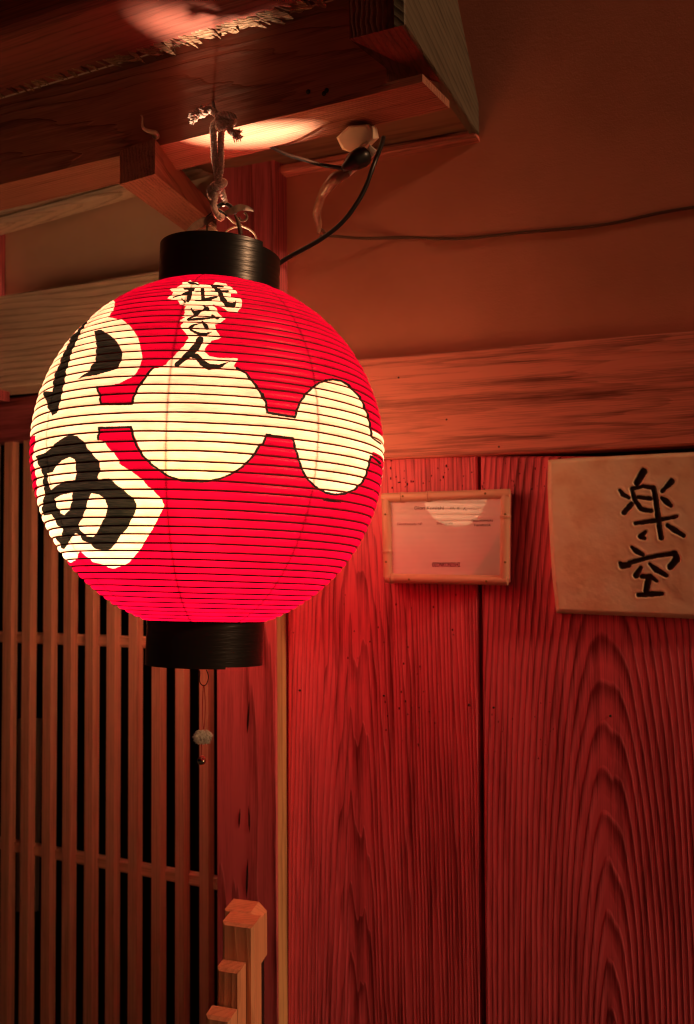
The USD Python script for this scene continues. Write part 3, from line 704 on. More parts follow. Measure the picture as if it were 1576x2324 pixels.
M_paper = mat("lantern_paper", {
    "ac": ("attribute", {"attribute": "cream"}), "ai": ("attribute", {"attribute": "ink"}), "ap": ("attribute", {"attribute": "repair"}), "as": ("attribute", {"attribute": "seam"}),
    "a": ("attribute", {"attribute": "gc"}),
    "me": ("mapping", {"scale": (700, 700, 700)}), "ne": ("noise_texture", {"scale": 1.0, "detail": 2.0}),
    "mf": ("mapping", {"scale": (60, 60, 900)}), "nf": ("noise_texture", {"scale": 1.0, "detail": 4.0, "roughness": 0.7}),
    "mb": ("mapping", {"scale": (26, 26, 60)}), "nb": ("noise_texture", {"scale": 1.0, "detail": 4.0, "roughness": 0.7}),
    "ec": ("math", {"math_type": "multiply_add", "value2": 0.0010}), "ei": ("math", {"math_type": "multiply_add", "value2": 0.0012}),
    "fc": ("map_range", {"from_min": 0.0002, "from_max": 0.0008, "clamp": True}), "fi": ("map_range", {"from_min": 0.0002, "from_max": 0.0010, "clamp": True}),
    "fp": ("map_range", {"from_min": 0.0, "from_max": 0.0006, "to_max": 0.7, "clamp": True}),
    "fs": ("map_range", {"from_min": 0.0022, "from_max": 0.0030, "to_min": 0.80, "to_max": 1.0, "clamp": True}),
    "fl": ("map_range", {"from_min": 0.0004, "from_max": 0.0015, "to_min": 0.40, "to_max": 1.0, "clamp": True}),
    "sl": ("math", {"math_type": "multiply"}),
    "fb": ("map_range", {"from_min": 0.3, "from_max": 0.7, "to_min": 0.74, "to_max": 1.16}),
    "ff": ("map_range", {"from_min": 0.3, "from_max": 0.7, "to_min": 0.80, "to_max": 1.14}),
    "v1": ("math", {"math_type": "multiply"}), "v2": ("math", {"math_type": "multiply"}),
    "tm": ("mix_color", {"a": (0.058, 0.00011, 0.0036), "b": (0.148, 0.094, 0.074)}), "ti": ("mix_color", {"b": (0.0010, 0.0009, 0.0008)}), "tp": ("mix_color", {"b": (0.10, 0.10, 0.07)}),
    "tv": ("vector_math", {"math_type": "scale"}),
    "dm": ("mix_color", {"a": (0.50, 0.008, 0.030), "b": (0.72, 0.52, 0.30)}), "di": ("mix_color", {"b": (0.006, 0.0055, 0.005)}),
    "ib": ("map_range", {"from_min": 0.35, "from_max": 0.75, "to_min": 1.0, "to_max": 0.985}), "fi2": ("math", {"math_type": "multiply"}),
    "bp": ("bump", {"strength": 0.25, "distance": 0.0008}),
    "rc": ("vector_math", {"math_type": "multiply", "vector2": (1.0, 2.2, 0.30)}), "D": ("diffuse_bsdf", {}), "T0": ("translucent_bsdf", {}), "RF": ("refraction_bsdf", {"roughness": 0.9, "IOR": 1.3}), "T": ("mix_closure", {"fac": 0.05}), "mx": ("mix_closure", {"fac": 0.52}), "G": ("glossy_bsdf", {"color": (0.6, 0.6, 0.6), "roughness": 0.38}), "m2": ("mix_closure", {"fac": 0.02})},
    [("a.vector", "me.vector"), ("me.vector", "ne.vector"), ("a.vector", "mf.vector"), ("mf.vector", "nf.vector"), ("a.vector", "mb.vector"), ("mb.vector", "nb.vector"),
     ("ne.fac", "ec.value1"), ("ac.fac", "ec.value3"), ("ne.fac", "ei.value1"), ("ai.fac", "ei.value3"), ("ec.value", "fc.value"), ("ei.value", "fi.value"), ("ap.fac", "fp.value"),
     ("as.fac", "fs.value"), ("as.fac", "fl.value"), ("fs.result", "sl.value1"), ("fl.result", "sl.value2"), ("nb.fac", "fb.value"), ("nf.fac", "ff.value"), ("fb.result", "v1.value1"), ("ff.result", "v1.value2"),
     ("v1.value", "v2.value1"), ("sl.value", "v2.value2"), ("nf.fac", "ib.value"), ("fi.result", "fi2.value1"), ("ib.result", "fi2.value2"),
     ("fc.result", "tm.fac"), ("tm.result", "tp.a"), ("fp.result", "tp.fac"), ("tp.result", "ti.a"), ("fi2.value", "ti.fac"), ("ti.result", "tv.vector1"), ("v2.value", "tv.scale"),
     ("fc.result", "dm.fac"), ("dm.result", "di.a"), ("fi2.value", "di.fac"),
     ("nf.fac", "bp.height"), ("di.result", "D.color"), ("tv.vector", "T0.color"), ("tv.vector", "rc.vector1"), ("rc.vector", "RF.color"), ("T0.BSDF", "T.closure1"), ("RF.BSDF", "T.closure2"), ("bp.normal", "D.normal"), ("D.BSDF", "mx.closure1"), ("T.closure", "mx.closure2"), ("mx.closure", "m2.closure1"), ("G.BSDF", "m2.closure2")], "m2.closure")
M_rib = plain("rib_wire", (0.16, 0.035, 0.025), 0.7, 0.2)

lan = thing("paper_lantern", "round red and cream paper lantern with black brush characters, lit from inside", "lantern")
put("paper_shade", (to_world(V.reshape(-1, 3)), FQ), M_paper, lan, smooth=True, gc=lambda v: (v - LC) @ LM.T, attrs=attrs)
lr = np.radians(np.r_[np.linspace(-100, 100, 120), np.linspace(100, 260, 50)[1:-1]])
for k in range(1, RIBS):
    pk = rib_phi(k, lr)
    c = np.stack([A_ * np.sin(pk) * np.cos(lr), A_ * np.sin(pk) * np.sin(lr), B_ * np.cos(pk)], 1) * 1.0012
    n_ = np.stack([np.sin(pk) * np.cos(lr), np.sin(pk) * np.sin(lr), np.cos(pk)], 1)
    tz = np.stack([-np.cos(pk) * np.cos(lr), -np.cos(pk) * np.sin(lr), np.sin(pk)], 1)
    rw = 0.00092
    ring = np.concatenate([c + rw * (math.cos(a) * n_ + math.sin(a) * tz) for a in np.arange(6) * math.pi / 3], 0)
    n = len(lr)
    f = []
    idx = np.arange(n); nx = (idx + 1) % n
    for s_ in range(6):
        q_ = (s_ + 1) % 6
        f.append(np.stack([s_ * n + idx, s_ * n + nx, q_ * n + nx], 1)); f.append(np.stack([s_ * n + idx, q_ * n + nx, q_ * n + idx], 1))
    put("rib", (to_world(ring), np.vstack(f)), M_rib, lan, smooth=True)

def shell(r, z0, z1, a0=0.0, a1=2 * math.pi, th=0.0025, segs=96, roll=0.0, taper=1.0):
    """an upright ring of sheet, open at top and bottom"""
    full = a1 - a0 > 6.28
    ang = np.linspace(a0, a1, segs + 1)
    pr = [(r, z0), (r * taper, z1), (r * taper - th, z1), (r - th, z0)]
    v = np.array([[[q * math.cos(a), q * math.sin(a), z] for q, z in pr] for a in ang]).reshape(-1, 3)
    f = []
    for i in range(segs):
        for j in range(4):
            k = (j + 1) % 4
            A, B, C2, D2 = i * 4 + j, i * 4 + k, (i + 1) * 4 + k, (i + 1) * 4 + j
            f += [[A, C2, B], [A, D2, C2]]
    if not full:
        f += [[0, 1, 2], [0, 2, 3]]
        o = segs * 4
        f += [[o, o + 2, o + 1], [o, o + 3, o + 2]]
    v[:, 2] += v[:, 1] * roll
    v[:, 1] += 0.0040 if z1 > 0 else 0.0018
    m = trimesh.Trimesh(v, f, process=False)
    m.vertices = to_world(m.vertices)
    m.fix_normals()
    return m
zt0 = B_ * math.cos(PH0)
put("top_cap", shell(0.0712, zt0 - 0.006, zt0 + 0.045, roll=-0.05), M_lacquer, lan, smooth=30)
put("cap_wrap", shell(0.0724, zt0 - 0.004, zt0 + 0.050, math.radians(-170), math.radians(41), th=0.001, roll=-0.05), M_lacquer, lan, smooth=30)
zb0 = B_ * math.cos(PH1)
put("bottom_cap", shell(0.0672, zb0 - 0.050, zb0 + 0.004), M_lacquer, lan, smooth=30)
put("cap_wrap", shell(0.0682, zb0 - 0.052, zb0 + 0.002, math.radians(-165), math.radians(20), th=0.0008), M_lacquer, lan, smooth=30)
M_pink = plain("rivet", (0.85, 0.35, 0.33), 0.4, 0.5)
put("rivet", ball(at(478, 1445, 1.242 - 0.0685), 0.0014, 1), M_pink, lan)
put("rivet", ball(to_world([0.0712 * math.cos(1.02), 0.0712 * math.sin(1.02), zt0 + 0.016]), 0.0014, 1), M_pink, lan)

def disc(r, z, th, f0=-9):
    a = np.linspace(0, 2 * math.pi, 65)[:-1]
    poly = Polygon([(r * math.cos(k), r * math.sin(k)) for k in a])
    from shapely.geometry import box as sbox
    poly = poly.intersection(sbox(f0, -9, 9, 9))
    m = trimesh.creation.extrude_polygon(poly, th, engine="earcut")
    m.vertices[:, 2] += z
    m.vertices = to_world(m.vertices)
    return m
put("base_plate", disc(0.0655, zb0 - 0.012, 0.004), M_post, lan, gc=lambda v: v)
put("cap_board", disc(0.0685, zt0 + 0.020, 0.004, -0.023), M_post, lan, gc=lambda v: v)
BP = to_world([-0.068, -0.012, -0.080])
bl = UsdLux.SphereLight.Define(stage, lan + "/bulb_light")
bl.CreateRadiusAttr(0.030)
bl.CreateNormalizeAttr(True)
bl.CreateIntensityAttr(BULB_POWER)
bl.CreateColorAttr(Gf.Vec3f(1.0, 0.80, 0.52))
bl.AddTranslateOp().Set(Gf.Vec3d(*map(float, BP)))

# ------------------------------------------------------------------ rope, hook and wires above the lantern
ZR = lambda x, y: (368.9 + x * 0.18318, 198.6 + y * 0.18318)
YH = 1.255
def RP(x, y, dY=0.0):
    return at(*ZR(x, y), YH + dY)
t = thing("beam_hook", "dark iron hook in the eave beam that the lantern rope hangs from", "hook")
put("hook", tube([RP(625, 150, 0.045), RP(630, 190, 0.02), RP(645, 260, 0.0), RP(665, 350, -0.004), RP(690, 420, 0.0), RP(700, 380, 0.012)], 0.0017, 8, 24), M_iron, t, smooth=True)

def twisted(pts, r, turns_per_m=90, n=60, strands=3):
    c = spline(np.asarray(pts, float), n)
    s = np.r_[0, np.cumsum(np.linalg.norm(np.diff(c, axis=0), axis=1))]
    tt = np.gradient(c, axis=0); tt /= np.linalg.norm(tt, axis=1, keepdims=True)
    a = np.cross(tt, fwd); a /= np.linalg.norm(a, axis=1, keepdims=True) + 1e-9
    b = np.cross(tt, a)
    out = []
    for k in range(strands):
        w = 2 * math.pi * (s * turns_per_m + k / strands)
        out.append(tube(c + (np.cos(w)[:, None] * a + np.sin(w)[:, None] * b) * r * 0.52, r * 0.58, 6))
    return cat3(out)
rope = thing("hemp_rope", "knotted pinkish hemp rope with two frayed ends tying the lantern to the hook", "rope")
rr0 = 0.0041
put("strand", twisted([RP(690, 415, -.006), RP(645, 440, -.006), RP(632, 560, -.006), RP(642, 850), RP(665, 1000), RP(690, 1150, -.003), RP(700, 1230, -.004)], rr0), M_rope, rope, smooth=True)
put("strand", twisted([RP(690, 415, -.006), RP(728, 450, -.006), RP(730, 560, -.004), RP(728, 850), RP(722, 1000, -.003), RP(690, 1150, -.006), RP(640, 1240, -.005)], rr0), M_rope, rope, smooth=True)
put("knot", twisted([RP(640, 1200, -.006), RP(700, 1240, -.011), RP(752, 1205, -.006), RP(745, 1160, .004), RP(660, 1190, .005), RP(630, 1215, 0)], rr0 * 0.95, n=40), M_rope, rope, smooth=True)
put("strand", twisted([RP(610, 1240), RP(590, 1290, -.004), RP(612, 1350, -.004), RP(650, 1310, -.007), RP(640, 1440, -.006), RP(670, 1560, -.006), RP(715, 1610, -.008), RP(735, 1590, -.002)], rr0 * 0.95), M_rope, rope, smooth=True)
put("strand", twisted([RP(720, 1230), RP(745, 1310), RP(762, 1390, .004), RP(775, 1450, .008)], rr0 * 0.95, n=30), M_rope, rope, smooth=True)
put("knot", twisted([RP(680, 440, -.010), RP(740, 340, -.012), RP(800, 345, -.013), RP(870, 370, -.010), RP(880, 420, -.004), RP(790, 430, -.012), RP(690, 480, -.012), RP(760, 490, -.012), RP(800, 460, -.012)], rr0 * 1.1, n=70), M_rope, rope, smooth=True)
put("tail", twisted([RP(690, 340, -.008), RP(610, 285, -.008), RP(560, 270, -.010), RP(510, 320, -.012), RP(470, 330, -.012), RP(420, 350, -.012)], rr0 * 1.05, n=50), M_rope, rope, smooth=True)
put("tail", twisted([RP(850, 400, -.010), RP(840, 470, -.012), RP(850, 540, -.013), RP(900, 560, -.013)], rr0 * 1.0, n=36), M_rope, rope, smooth=True)
rg = np.random.default_rng(4)
for (cx, cy, dirx, diry, n) in ((430, 350, -1.0, 0.15, 34), (490, 300, -0.5, -1.0, 12), (890, 565, 0.9, 0.1, 34)):
    fs = []
    for k in range(n):
        a = math.atan2(diry, dirx) + rg.normal(0, 0.65)
        ln = rg.uniform(50, 120)
        c0 = RP(cx + rg.normal(0, 14), cy + rg.normal(0, 22), -0.012 + rg.normal(0, 0.003))
        c2 = RP(cx + ln * math.cos(a), cy + ln * math.sin(a) + 14, -0.012 + rg.normal(0, 0.006))
        c1 = (c0 + c2) / 2 + rg.normal(0, 0.0015, 3)
        fs.append(tube([c0, c1, c2], [0.0010, 0.0009, 0.0005], 5, 6))
    put("frayed_end", cat3(fs), M_rope, rope, smooth=True)

hw = thing("lantern_bail", "tangle of pale wire, black cord and brown ribbon on top of the lantern cap", "wire")
W = [([(700, 1510), (800, 1590), (900, 1680), (1050, 1740), (1150, 1830), (1165, 1900)], .0011, M_wire), ([(560, 1800), (560, 1690), (600, 1615), (690, 1610)], .0012, M_ribbon), ([(575, 1685), (650, 1750), (700, 1800)], .0010, M_wire),
     ([(780, 1800), (850, 1745), (945, 1715), (985, 1700)], .0012, M_wire), ([(690, 1480), (780, 1440), (870, 1500), (900, 1560)], .0026, M_cablek), ([(690, 1520), (760, 1560), (800, 1600)], .0016, M_cablek),
     ([(1010, 1545), (1030, 1640), (1000, 1650), (955, 1605)], .0014, M_ribbon), ([(590, 1440), (640, 1500), (560, 1590), (540, 1610)], .0009, M_iron)]
for p_, r_, m_ in W:
    put("wire" if m_ is not M_ribbon else "ribbon", tube([RP(a, b, -.01 + .00002 * a) for a, b in p_], r_, 7, 24), m_, hw, smooth=True)
def ribbon(pts, wid):
    c = spline(np.array([RP(a, b, dy) for a, b, dy in pts]), 20)
    wv = np.array([0, 0, 1.0]) * 0.9 + fwd * 0.3
    ws = np.interp(np.linspace(0, 1, 20), np.linspace(0, 1, len(wid)), wid)[:, None] / 2 * wv
    th = fwd * 0.0004
    v = np.vstack([c + ws + th, c - ws + th, c + ws - th, c - ws - th])
    f = []
    n = 20
    for i in range(n - 1):
        f += [[i, n + i, n + i + 1], [i, n + i + 1, i + 1], [2 * n + i, 3 * n + i + 1, 3 * n + i], [2 * n + i, 2 * n + i + 1, 3 * n + i + 1],
              [i, i + 1, 2 * n + i + 1], [i, 2 * n + i + 1, 2 * n + i], [n + i, 3 * n + i + 1, n + i + 1], [n + i, 3 * n + i, 3 * n + i + 1]]
    return trimesh.Trimesh(v, f, process=False)
put("ribbon", ribbon([(770, 1545, 0), (850, 1530, 0), (920, 1500, 0), (1010, 1485, .01), (1080, 1500, .015), (1130, 1525, .02)], [.003, .010, .009, .007, .006, .002]), M_ribbon, hw, smooth=True)
put("ribbon", tube([RP(895, 1575, -.03), RP(930, 1640, -.03), RP(950, 1700, -.03), RP(970, 1810, -.025)], [.0012, .0022, .0026, .0026], 7, 16), M_ribbon, hw, smooth=True)
put("ribbon", ribbon([(280, 1800, -.02), (400, 1715, -.01), (520, 1660, 0), (650, 1605, 0)], [.002, .010, .012, .006]), M_ribbon, hw, smooth=True)

# small peg on the beam's face
t = thing("bent_peg", "small pale bent peg stuck in the beam left of the rope", "peg")
put("peg", tube([PA.hit(320, 261, .022), PA.hit(323, 278, .024), PA.hit(326, 291, .024), PA.hit(340, 298, .018), PA.hit(352, 306, .004)], [.0008, .0014, .0019, .0026, .0042], 8, 20), M_peg, t, smooth=True)
put("peg_head", ball(PA.hit(354, 308, .003), 0.0050, 2, (1, .6, 1)), M_peg, t, smooth=True)

# ------------------------------------------------------------------ bell charm
ZK = lambda x, y: (397.3 + x * 0.21605, 1362 + y * 0.21605)
def KP(x, y, dY=0.0):
    return at(*ZK(x, y), 1.25 + dY)
t = thing("bell_charm", "fluffy pale pompom and tiny bell hanging on red cord below the lantern", "charm")
put("ring", tube([KP(258, 740), KP(258, 830), KP(275, 885), KP(305, 900), KP(345, 850), KP(345, 770), KP(330, 735)], 0.0006, 6, 30), M_iron, t, smooth=True)
put("cord", tube([KP(300, 890), KP(290, 1100), KP(300, 1360)], 0.0005, 6, 12), M_cordred, t, smooth=True)
put("cord", tube([KP(305, 890), KP(318, 1100), KP(305, 1360)], 0.0005, 6, 12), M_cordred, t, smooth=True)
rg = np.random.default_rng(8)
hairs = [ball(KP(290, 1435), 0.0068, 2)]
for k in range(700):
    d = rg.normal(0, 1, 3); d /= np.linalg.norm(d)
    c0 = KP(290, 1435)
    if k % 2: c0 = c0 + RR * 0.003 * (1 if d @ RR > 0 else -1)
    b = c0 + d * 0.0075
    e = c0 + d * 0.0082 + rg.normal(0, 0.0006, 3) + np.array([0, 0, -0.0008])
    hairs.append(tube([c0 + d * 0.004, b, e], [0.0006, 0.0005, 0.0002], 4, caps=False))
put("pompom", cat3(hairs), M_fur, t, smooth=True)
put("cord", tube([KP(280, 1510), KP(283, 1560), KP(284, 1630)], 0.0006, 6), M_cordred, t, smooth=True)
bell = trimesh.creation.icosphere(3, 1.0)
vv = np.array(bell.vertices); vv[:, 2] *= 0.95
band = np.abs(vv[:, 2]) < 0.12
vv[band, :2] *= 1.07
bell.vertices = vv * 0.0052 + KP(280, 1690)
put("bell", bell, M_bell, t, smooth=True)
put("bell_slot", tube([KP(255, 1712, -0.0046), KP(280, 1716, -0.0052), KP(305, 1712, -0.0046)], 0.0006, 5), M_iron, t)
put("knot", tube([KP(262, 1660, -.004), KP(280, 1645, -.005), KP(310, 1655, -.004), KP(300, 1678, -.005), KP(275, 1672, -.005)], 0.0010, 6, 20), M_cordred, t, smooth=True)

# ------------------------------------------------------------------ socket and cables
ZS = lambda x, y: (652.6 + x * 0.21605, 198.6 + y * 0.21605)
SP = lambda x, y, Y: at(*ZS(x, y), Y)
t = thing("socket_box", "small cream electrical socket under the eave beam", "socket")
YS = 1.265
P = [SP(x, y, YS + (y - 535) * 0.00013) for x, y in ((510, 525), (570, 650), (690, 690), (800, 630), (890, 540), (868, 430), (830, 385), (640, 400))]
put("box", prism(P[::-1], np.array([0.01, 0.045, 0.02]), 0.003), M_socket, t)
put("clip", tube([SP(750, 630, YS - .004), SP(830, 570, YS - .004)], .0017, 8), M_socket, t, smooth=True)
P = [SP(x, y, YS + 0.004) for x, y in ((620, 880), (650, 920), (895, 720), (830, 628))]
put("connector", prism(P, np.array([0, 0.016, 0.004]), 0.0015), M_white, t)
P = [SP(x, y, YS + 0.006) for x, y in ((862, 590), (840, 640), (896, 712), (946, 660))]
put("connector", prism(P, np.array([0, 0.016, 0.004]), 0.0015), M_white, t)
t = thing("black_plug", "black plug and cable coming from behind the eave beam into the socket", "plug")
put("plug", tube([SP(580, 850, YS - .012), SP(640, 815, YS - .014), SP(700, 775, YS - .014), SP(780, 730, YS - .012), SP(812, 712, YS - .010)], [.004, .0075, .0118, .0125, .0112], 14, 24), M_cablek, t, smooth=True)
put("cable", tube([SP(-330, 560, YS + .075), SP(-150, 632, YS + .065), SP(0, 703, YS + .05), SP(150, 747, YS + .025), SP(350, 808, YS - .008), SP(600, 845, YS - .012)], .0024, 9, 50), M_cablek, t, smooth=True)
t = thing("lantern_cable", "thick black cable curving from the socket down behind the lantern cap", "cable")
put("cable", tube([SP(1010, 520, YS + .02), SP(975, 640, YS + .01), SP(900, 830, YS), SP(820, 1050, YS), SP(720, 1230, YS), SP(560, 1430, YS), SP(400, 1560, YS), SP(200, 1680, YS), SP(0, 1790, YS), SP(-90, 1850, YS), SP(-200, 1950, YS - 0.01)], .0029, 10, 90), M_cablek, t, smooth=True)
t = thing("taped_cord", "old brown taped cord drooping in a loop beside the black cable", "cord")
put("cord", tube([SP(640, 885, YS), SP(560, 920, YS), SP(500, 960, YS), SP(420, 1045, YS + .01), SP(365, 1130, YS + .02), SP(320, 1260, YS + .03), SP(310, 1340, YS + .04), SP(330, 1440, YS + .05), SP(322, 1530, YS + .05)],
                 [.006, .0072, .0080, .0068, .0052, .0050, .0050, .0042, .0018], 12, 70), M_tape, t, smooth=True)
Z2 = lambda x, y: (737.75 + x * 0.5318, y * 0.5318)
t = thing("wall_cable", "thin reddish brown cable running level across the plaster wall", "cable")
pts = [SP(325, 1470, YS + .05), SP(380, 1510, YS + .07)] + [PR.hit(*ZS(x, y), 0.001) for x, y in ((560, 1565), (800, 1582))] + [PR.hit(*Z2(x, y), -0.0095) for x, y in ((300, 1013), (560, 1018), (800, 996), (1050, 974), (1250, 948), (1400, 914), (1576, 884), (1800, 850), (2100, 800))]
put("cable", tube(pts, .0022, 8, 120), M_cablebr, t, smooth=True)

# ------------------------------------------------------------------ bamboo picture frame
PF = Plane(21, 1010, 1.0)
PF.p = PR.hit(1010, 1220, 0.030)
ZF = lambda x, y: (851.25 + x * 0.23406, 1078.25 + y * 0.23406)
FPt = lambda x, y, off=0.0: PF.hit(*ZF(x, y), off)
t = thing("picture_frame", "small bamboo picture frame with a printed card behind glass on the planks", "picture frame")
cs = {"tl": (108, 222), "tr": (1272, 182), "br": (1262, 1018), "bl": (130, 1000)}
def bamboo(a, b, r, nodes):
    a3, b3 = FPt(*a, 0.0), FPt(*b, 0.0)
    d = b3 - a3; L_ = np.linalg.norm(d); d /= L_
    q = np.unique(np.r_[np.linspace(0, 1, 14), [n_ + o for n_ in nodes for o in (-.03, -.012, -.006, 0, .006, .012, .03)]])
    rad_ = np.full(len(q), r)
    for n_ in nodes:
        dq = q - n_
        rad_ += r * 0.26 * np.exp(-(dq / .012) ** 2) - r * 0.22 * np.exp(-((dq - .0) / .004) ** 2)
    m = tube(a3 + d * L_ * q[:, None], rad_, 16)
    for n_ in nodes:
        c_ = a3 + d * L_ * (n_ + 0.002)
        put("bamboo_node", tube([c_ - d * 0.0005, c_ + d * 0.0005], r * 1.075, 16), M_post, t, gc=lambda v: v)
    put("frame_bar", m, M_bamboo, t, smooth=45, gc=axes(a3, d, np.cross(d, PF.n), PF.n, (a[0] * .01, .1, .05)))
rb = 0.0068
bamboo((75, 222), (1310, 180), rb, [0.16, 0.375])
bamboo((1268, 195), (1258, 1010), rb, [0.26])
bamboo((108, 1000), (1290, 1022), rb, [0.05])
bamboo((110, 235), (128, 990), rb, [0.68])
Pb = [FPt(x, y, -0.004) for x, y in ((90, 1020), (1290, 1040), (1300, 165), (80, 205))]
put("back_box", prism(Pb, -PF.n * 0.020, 0.001), M_post, t, gc=axes(Pb[0], PF.e, [0, 0, 1.0], PF.n))
Pc = [FPt(x, y, -0.0015) for x, y in ((150, 985), (1235, 1000), (1240, 205), (150, 240))]
put("print_card", prism(Pc, -PF.n * 0.002, 0.0002), M_paperprint, t)
Pg = [FPt(x, y, 0.0015) for x, y in ((140, 990), (1240, 1005), (1245, 200), (140, 235))]
put("glass_pane", trimesh.Trimesh(Pg, [[0, 1, 2], [0, 2, 3]], process=False), M_glass, t)
for (x, y) in ((270, 205), (1070, 178), (100, 380), (108, 842), (1262, 378), (1262, 845), (330, 1012), (1080, 1030)):
    put("nail", ball(FPt(x, y, rb * 0.96), 0.0016, 2, (1, 1, 1)), M_brass, t, smooth=True)
def lettering(s_, x, y, x1, h, bold=False):
    m = meshkit.text_mesh(s_, 1.0, 0.02, bold)
    w_ = m.bounds[1][0] - m.bounds[0][0]
    a3, b3 = FPt(x, y, -0.0013), FPt(x1, y, -0.0013)
    ex = (b3 - a3) / w_
    hz = np.linalg.norm(FPt(x, y) - FPt(x, y - h))
    v = np.array(m.vertices)
    v[:, 0] -= m.bounds[0][0]
    m.vertices = a3 + v[:, :1] * ex + v[:, 1:2] * np.array([0, 0, hz]) + v[:, 2:] * PF.n * 0.01
    put("lettering", m, M_ink, t)
lettering("Gion Konishi", 385, 335, 668, 32)
lettering("GionKonishi HP", 218, 485, 460, 22)
lettering("Instagram", 600, 478, 755, 22)
lettering("GionKonishi", 940, 452, 1145, 22)
lettering("Facebook", 965, 495, 1125, 22)
lettering("GIONKONISHI", 556, 888, 826, 40, True)
def minichar(polys, x0, y0, sc):
    """the lantern's small characters again, printed small"""
    gs = []
    for g_ in polys:
        for h in getattr(g_, "geoms", [g_]):
            gs.append(trimesh.creation.extrude_polygon(h.simplify(0.4), 0.2, engine="earcut"))
    m = cat3(gs)
    v = np.array(m.vertices)
    a3 = FPt(x0, y0, -0.0013)
    m.vertices = a3 + (v[:, :1] - 470) * sc * PF.e - (v[:, 1:2] - 670) * sc * np.array([0, 0, 1.0]) + v[:, 2:] * PF.n * 0.001
    put("lettering", m, M_ink, t)
minichar(ka[:9], 752, 320, 0.000055)
minichar(ka[9:16], 815, 298, 0.000055)
minichar(ka[16:], 880, 275, 0.000055)

# ------------------------------------------------------------------ ceramic sign
ZE = lambda x, y: (1220.1 + x * 0.22577, 993.1 + y * 0.22577)
t = thing("ceramic_sign", "square tan ceramic plaque with two carved dark characters on the planks", "sign")
NX, NY = 330, 260
ST = [[(1085, 355, 70), (1020, 462, 70)], [(1365, 450, 60), (1265, 552, 34)], [(1265, 615, 30), (1310, 650, 60), (1358, 690, 40)], [(850, 540, 30), (880, 580, 44), (935, 612, 34)], [(965, 680, 50), (892, 758, 56)],
      [(970, 535, 40), (1000, 640, 46), (1060, 725, 50), (1160, 745, 44)], [(965, 525, 34), (1080, 500, 36), (1185, 515, 44)], [(1185, 515, 50), (1210, 640, 54), (1228, 800, 56), (1262, 1012, 52)], [(1030, 610, 34), (1150, 622, 40)],
      [(1000, 870, 34), (1200, 842, 46), (1418, 800, 30)], [(1105, 952, 26), (1060, 1000, 60), (1100, 1018, 30)], [(1325, 890, 40), (1400, 940, 54), (1485, 990, 40)],
      [(968, 1108, 30), (1020, 1150, 54), (1082, 1182, 36)], [(855, 1265, 40), (870, 1290, 64), (935, 1282, 60)], [(940, 1265, 44), (1150, 1205, 40), (1390, 1165, 44)], [(1400, 1165, 44), (1415, 1225, 70), (1350, 1300, 66)],
      [(1055, 1312, 40), (1010, 1385, 64)], [(1145, 1270, 30), (1210, 1330, 56), (1312, 1385, 40)], [(1065, 1398, 40), (1150, 1395, 44), (1218, 1440, 30)], [(1135, 1410, 66), (1112, 1540, 60)], [(1035, 1582, 44), (1150, 1572, 52), (1268, 1568, 40)]]
zz_ = lambda p: [ZE(a, b) for a, b, *_ in p]
sgn = unary_union([stroke(zz_, p_, 1 / 0.22577 * 0.5675) for p_ in ST])
u, v = np.meshgrid(np.linspace(0, 1, NX), np.linspace(0, 1, NY))
lx = np.interp(v, [0, .17, .47, .76, 1], [1248.5, 1247, 1251.5, 1257.5, 1267])
rx = np.full_like(u, 1728.0) + 3 * np.sin(v * 3)
px = lx + (rx - lx) * u
ty = np.interp(px, [1248, 1310, 1400, 1576, 1730], [1045.5, 1040.5, 1036, 1027, 1019])
by = np.interp(px, [1248, 1267, 1423, 1576, 1730], [1389, 1390.5, 1397, 1403.5, 1410])
py = ty + (by - ty) * v
im = Image.new("L", (2000, 1700), 0)
dr = ImageDraw.Draw(im)
S4 = 4.0
for h in getattr(sgn, "geoms", [sgn]):
    dr.polygon([((a - 1240) * S4, (b - 1010) * S4) for a, b in h.exterior.coords], fill=1)
    for r_ in h.interiors:
        dr.polygon([((a - 1240) * S4, (b - 1010) * S4) for a, b in r_.coords], fill=0)
mk = np.asarray(im) > 0
sd = (ndimage.distance_transform_edt(mk) - ndimage.distance_transform_edt(~mk)) / S4
sdv = ndimage.map_coordinates(sd, [((py - 1010) * S4).ravel(), ((px - 1240) * S4).ravel()], order=1, mode="nearest").reshape(px.shape)
edge = np.minimum(np.minimum(u, 1 - u) * 470, np.minimum(v, 1 - v) * 360)
sdv = sdv + 2.6 * (meshkit.fbm(np.stack([px / 7, py / 7, 0 * px], -1), 3, 17) - 0.5)
carve = np.clip((sdv + 2.2) / 4.4, 0, 1); carve = carve * carve * (3 - 2 * carve)
rim = np.exp(-((sdv + 4.2) / 2.6) ** 2)
und = meshkit.fbm(np.stack([px / 60, py / 60, 0 * px], -1), 4, 3) - 0.5
depth = 0.0145 - 0.0032 * carve + 0.0003 * rim + 0.0022 * und - 0.007 * np.clip(1 - edge / 12, 0, 1) ** 2.2
PS = np.array([PR.hit(a, b, 0.0) for a, b in zip(px.ravel(), py.ravel())]) + PR.n * (depth.ravel()[:, None] + 0.004)
I, J = np.meshgrid(np.arange(NY - 1), np.arange(NX - 1), indexing="ij")
qd = np.stack([I * NX + J, (I + 1) * NX + J, (I + 1) * NX + J + 1, I * NX + J + 1], -1).reshape(-1, 4)
rimi = np.r_[np.arange(NX), np.arange(1, NY) * NX + NX - 1, (NY - 1) * NX + np.arange(NX - 2, -1, -1), np.arange(NY - 2, 0, -1) * NX]
bk_ = PS[rimi] - PR.n * ((depth.ravel()[rimi] + 0.0035)[:, None])
nb = len(PS)
VS = np.vstack([PS, bk_])
f = list(qd[:, [0, 1, 2]]) + list(qd[:, [0, 2, 3]])
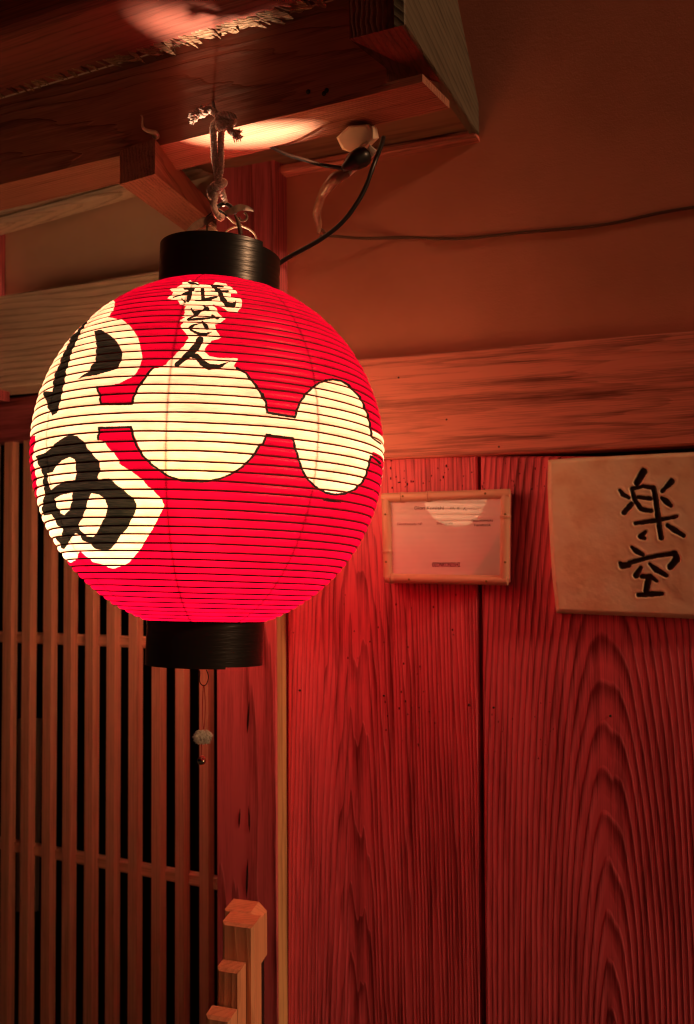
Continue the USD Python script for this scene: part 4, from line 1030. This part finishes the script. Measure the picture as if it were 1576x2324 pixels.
nR = len(rimi)
for i in range(nR):
    j = (i + 1) % nR
    f += [[rimi[i], rimi[j], nb + j], [rimi[i], nb + j, nb + i]]
M_tile = mat("ceramic_glaze", {
    "g": ("geometry", {}), "ai": ("attribute", {"attribute": "carve"}), "n": ("noise_texture", {"scale": 24.0, "detail": 5.0, "roughness": 0.6}), "n2": ("noise_texture", {"scale": 300.0, "detail": 3.0}),
    "r": ("rgb_ramp", {"ramp": [(0.30, (0.84, 0.50, 0.31)), (0.5, (0.92, 0.64, 0.44)), (0.72, (0.93, 0.72, 0.54))]}), "f": ("map_range", {"from_min": -1.6, "from_max": 0.6, "clamp": True}),
    "m": ("mix_color", {"b": (0.030, 0.014, 0.010)}), "b": ("bump", {"strength": 0.2, "distance": 0.001}), "p": ("principled_bsdf", {"roughness": 0.38, "specular_ior_level": 0.45})},
    [("g.position", "n.vector"), ("g.position", "n2.vector"), ("n.fac", "r.fac"), ("r.color", "m.a"), ("ai.fac", "f.value"), ("f.result", "m.fac"), ("m.result", "p.base_color"), ("n2.fac", "b.height"), ("b.normal", "p.normal")])
put("tile", (VS, np.array(f)), M_tile, t, smooth=True, attrs={"carve": np.r_[sdv.ravel(), np.full(nR, -50.0)]})

# ------------------------------------------------------------------ wooden stand at the bottom
PW = Plane(22, 540, 1.33)
PWB = np.array([math.sin(math.radians(9)), math.cos(math.radians(9)), 0])
ZW = lambda x, y: (425.6 + x * 0.16204, 1986.3 + y * 0.16204)
t = thing("wooden_stand", "stepped pale wooden posts standing in front of the dark wall post", "stand")
def upright(xl, xr, ytop, off, thick, zb=0.0, mt=M_stand, sh=0.0, chop=None):
    a, b = PW.hit(*ZW(xl, ytop), off), PW.hit(*ZW(xr, ytop), off)
    z1 = (a[2] + PW.hit(*ZW(xr, ytop + (xr - xl) * 0.15), off)[2]) / 2
    P = [np.array([*a[:2], zb]), np.array([*b[:2], zb]), np.array([*b[:2], z1]), np.array([*a[:2], z1])]
    put("upright", prism(P, PWB * thick, 0.0035), mt, t, gc=axes(P[0], [0, 0, 1.0], PW.e, PW.n, (sh, sh * .2, 0)))
    return z1
z1 = upright(485, 925, 652, 0.0, 0.040, sh=1.0)
a, b = PW.hit(*ZW(520, 690), -0.042), PW.hit(*ZW(1000, 760), -0.042)
zlow = PW.hit(*ZW(1060, 1300), -0.042)[2]
P = [np.array([*a[:2], zlow]), np.array([*b[:2], zlow]), np.array([*b[:2], z1 - 0.010]), np.array([*b[:2], z1 - 0.010]) - PW.e * 0.012 + np.array([0, 0, 0.0105]), np.array([*a[:2], z1 + 0.0005])]
put("upright", prism(P, PWB * 0.045, 0.002), M_stand, t, gc=axes(P[0], [0, 0, 1.0], PW.e, PW.n, (3.0, .4, 0)))
P = [np.array([*(a + PW.e * .002)[:2], 0]), np.array([*(b - PW.e * .003)[:2], 0]), np.array([*(b - PW.e * .003)[:2], zlow - .001]), np.array([*(a + PW.e * .002)[:2], zlow - .001])]
put("dark_leg", prism(P, PWB * 0.04, 0.002), M_iron, t)
upright(410, 735, 1300, 0.030, 0.028, sh=5.0)
upright(250, 600, 1972, 0.062, 0.030, sh=7.0)
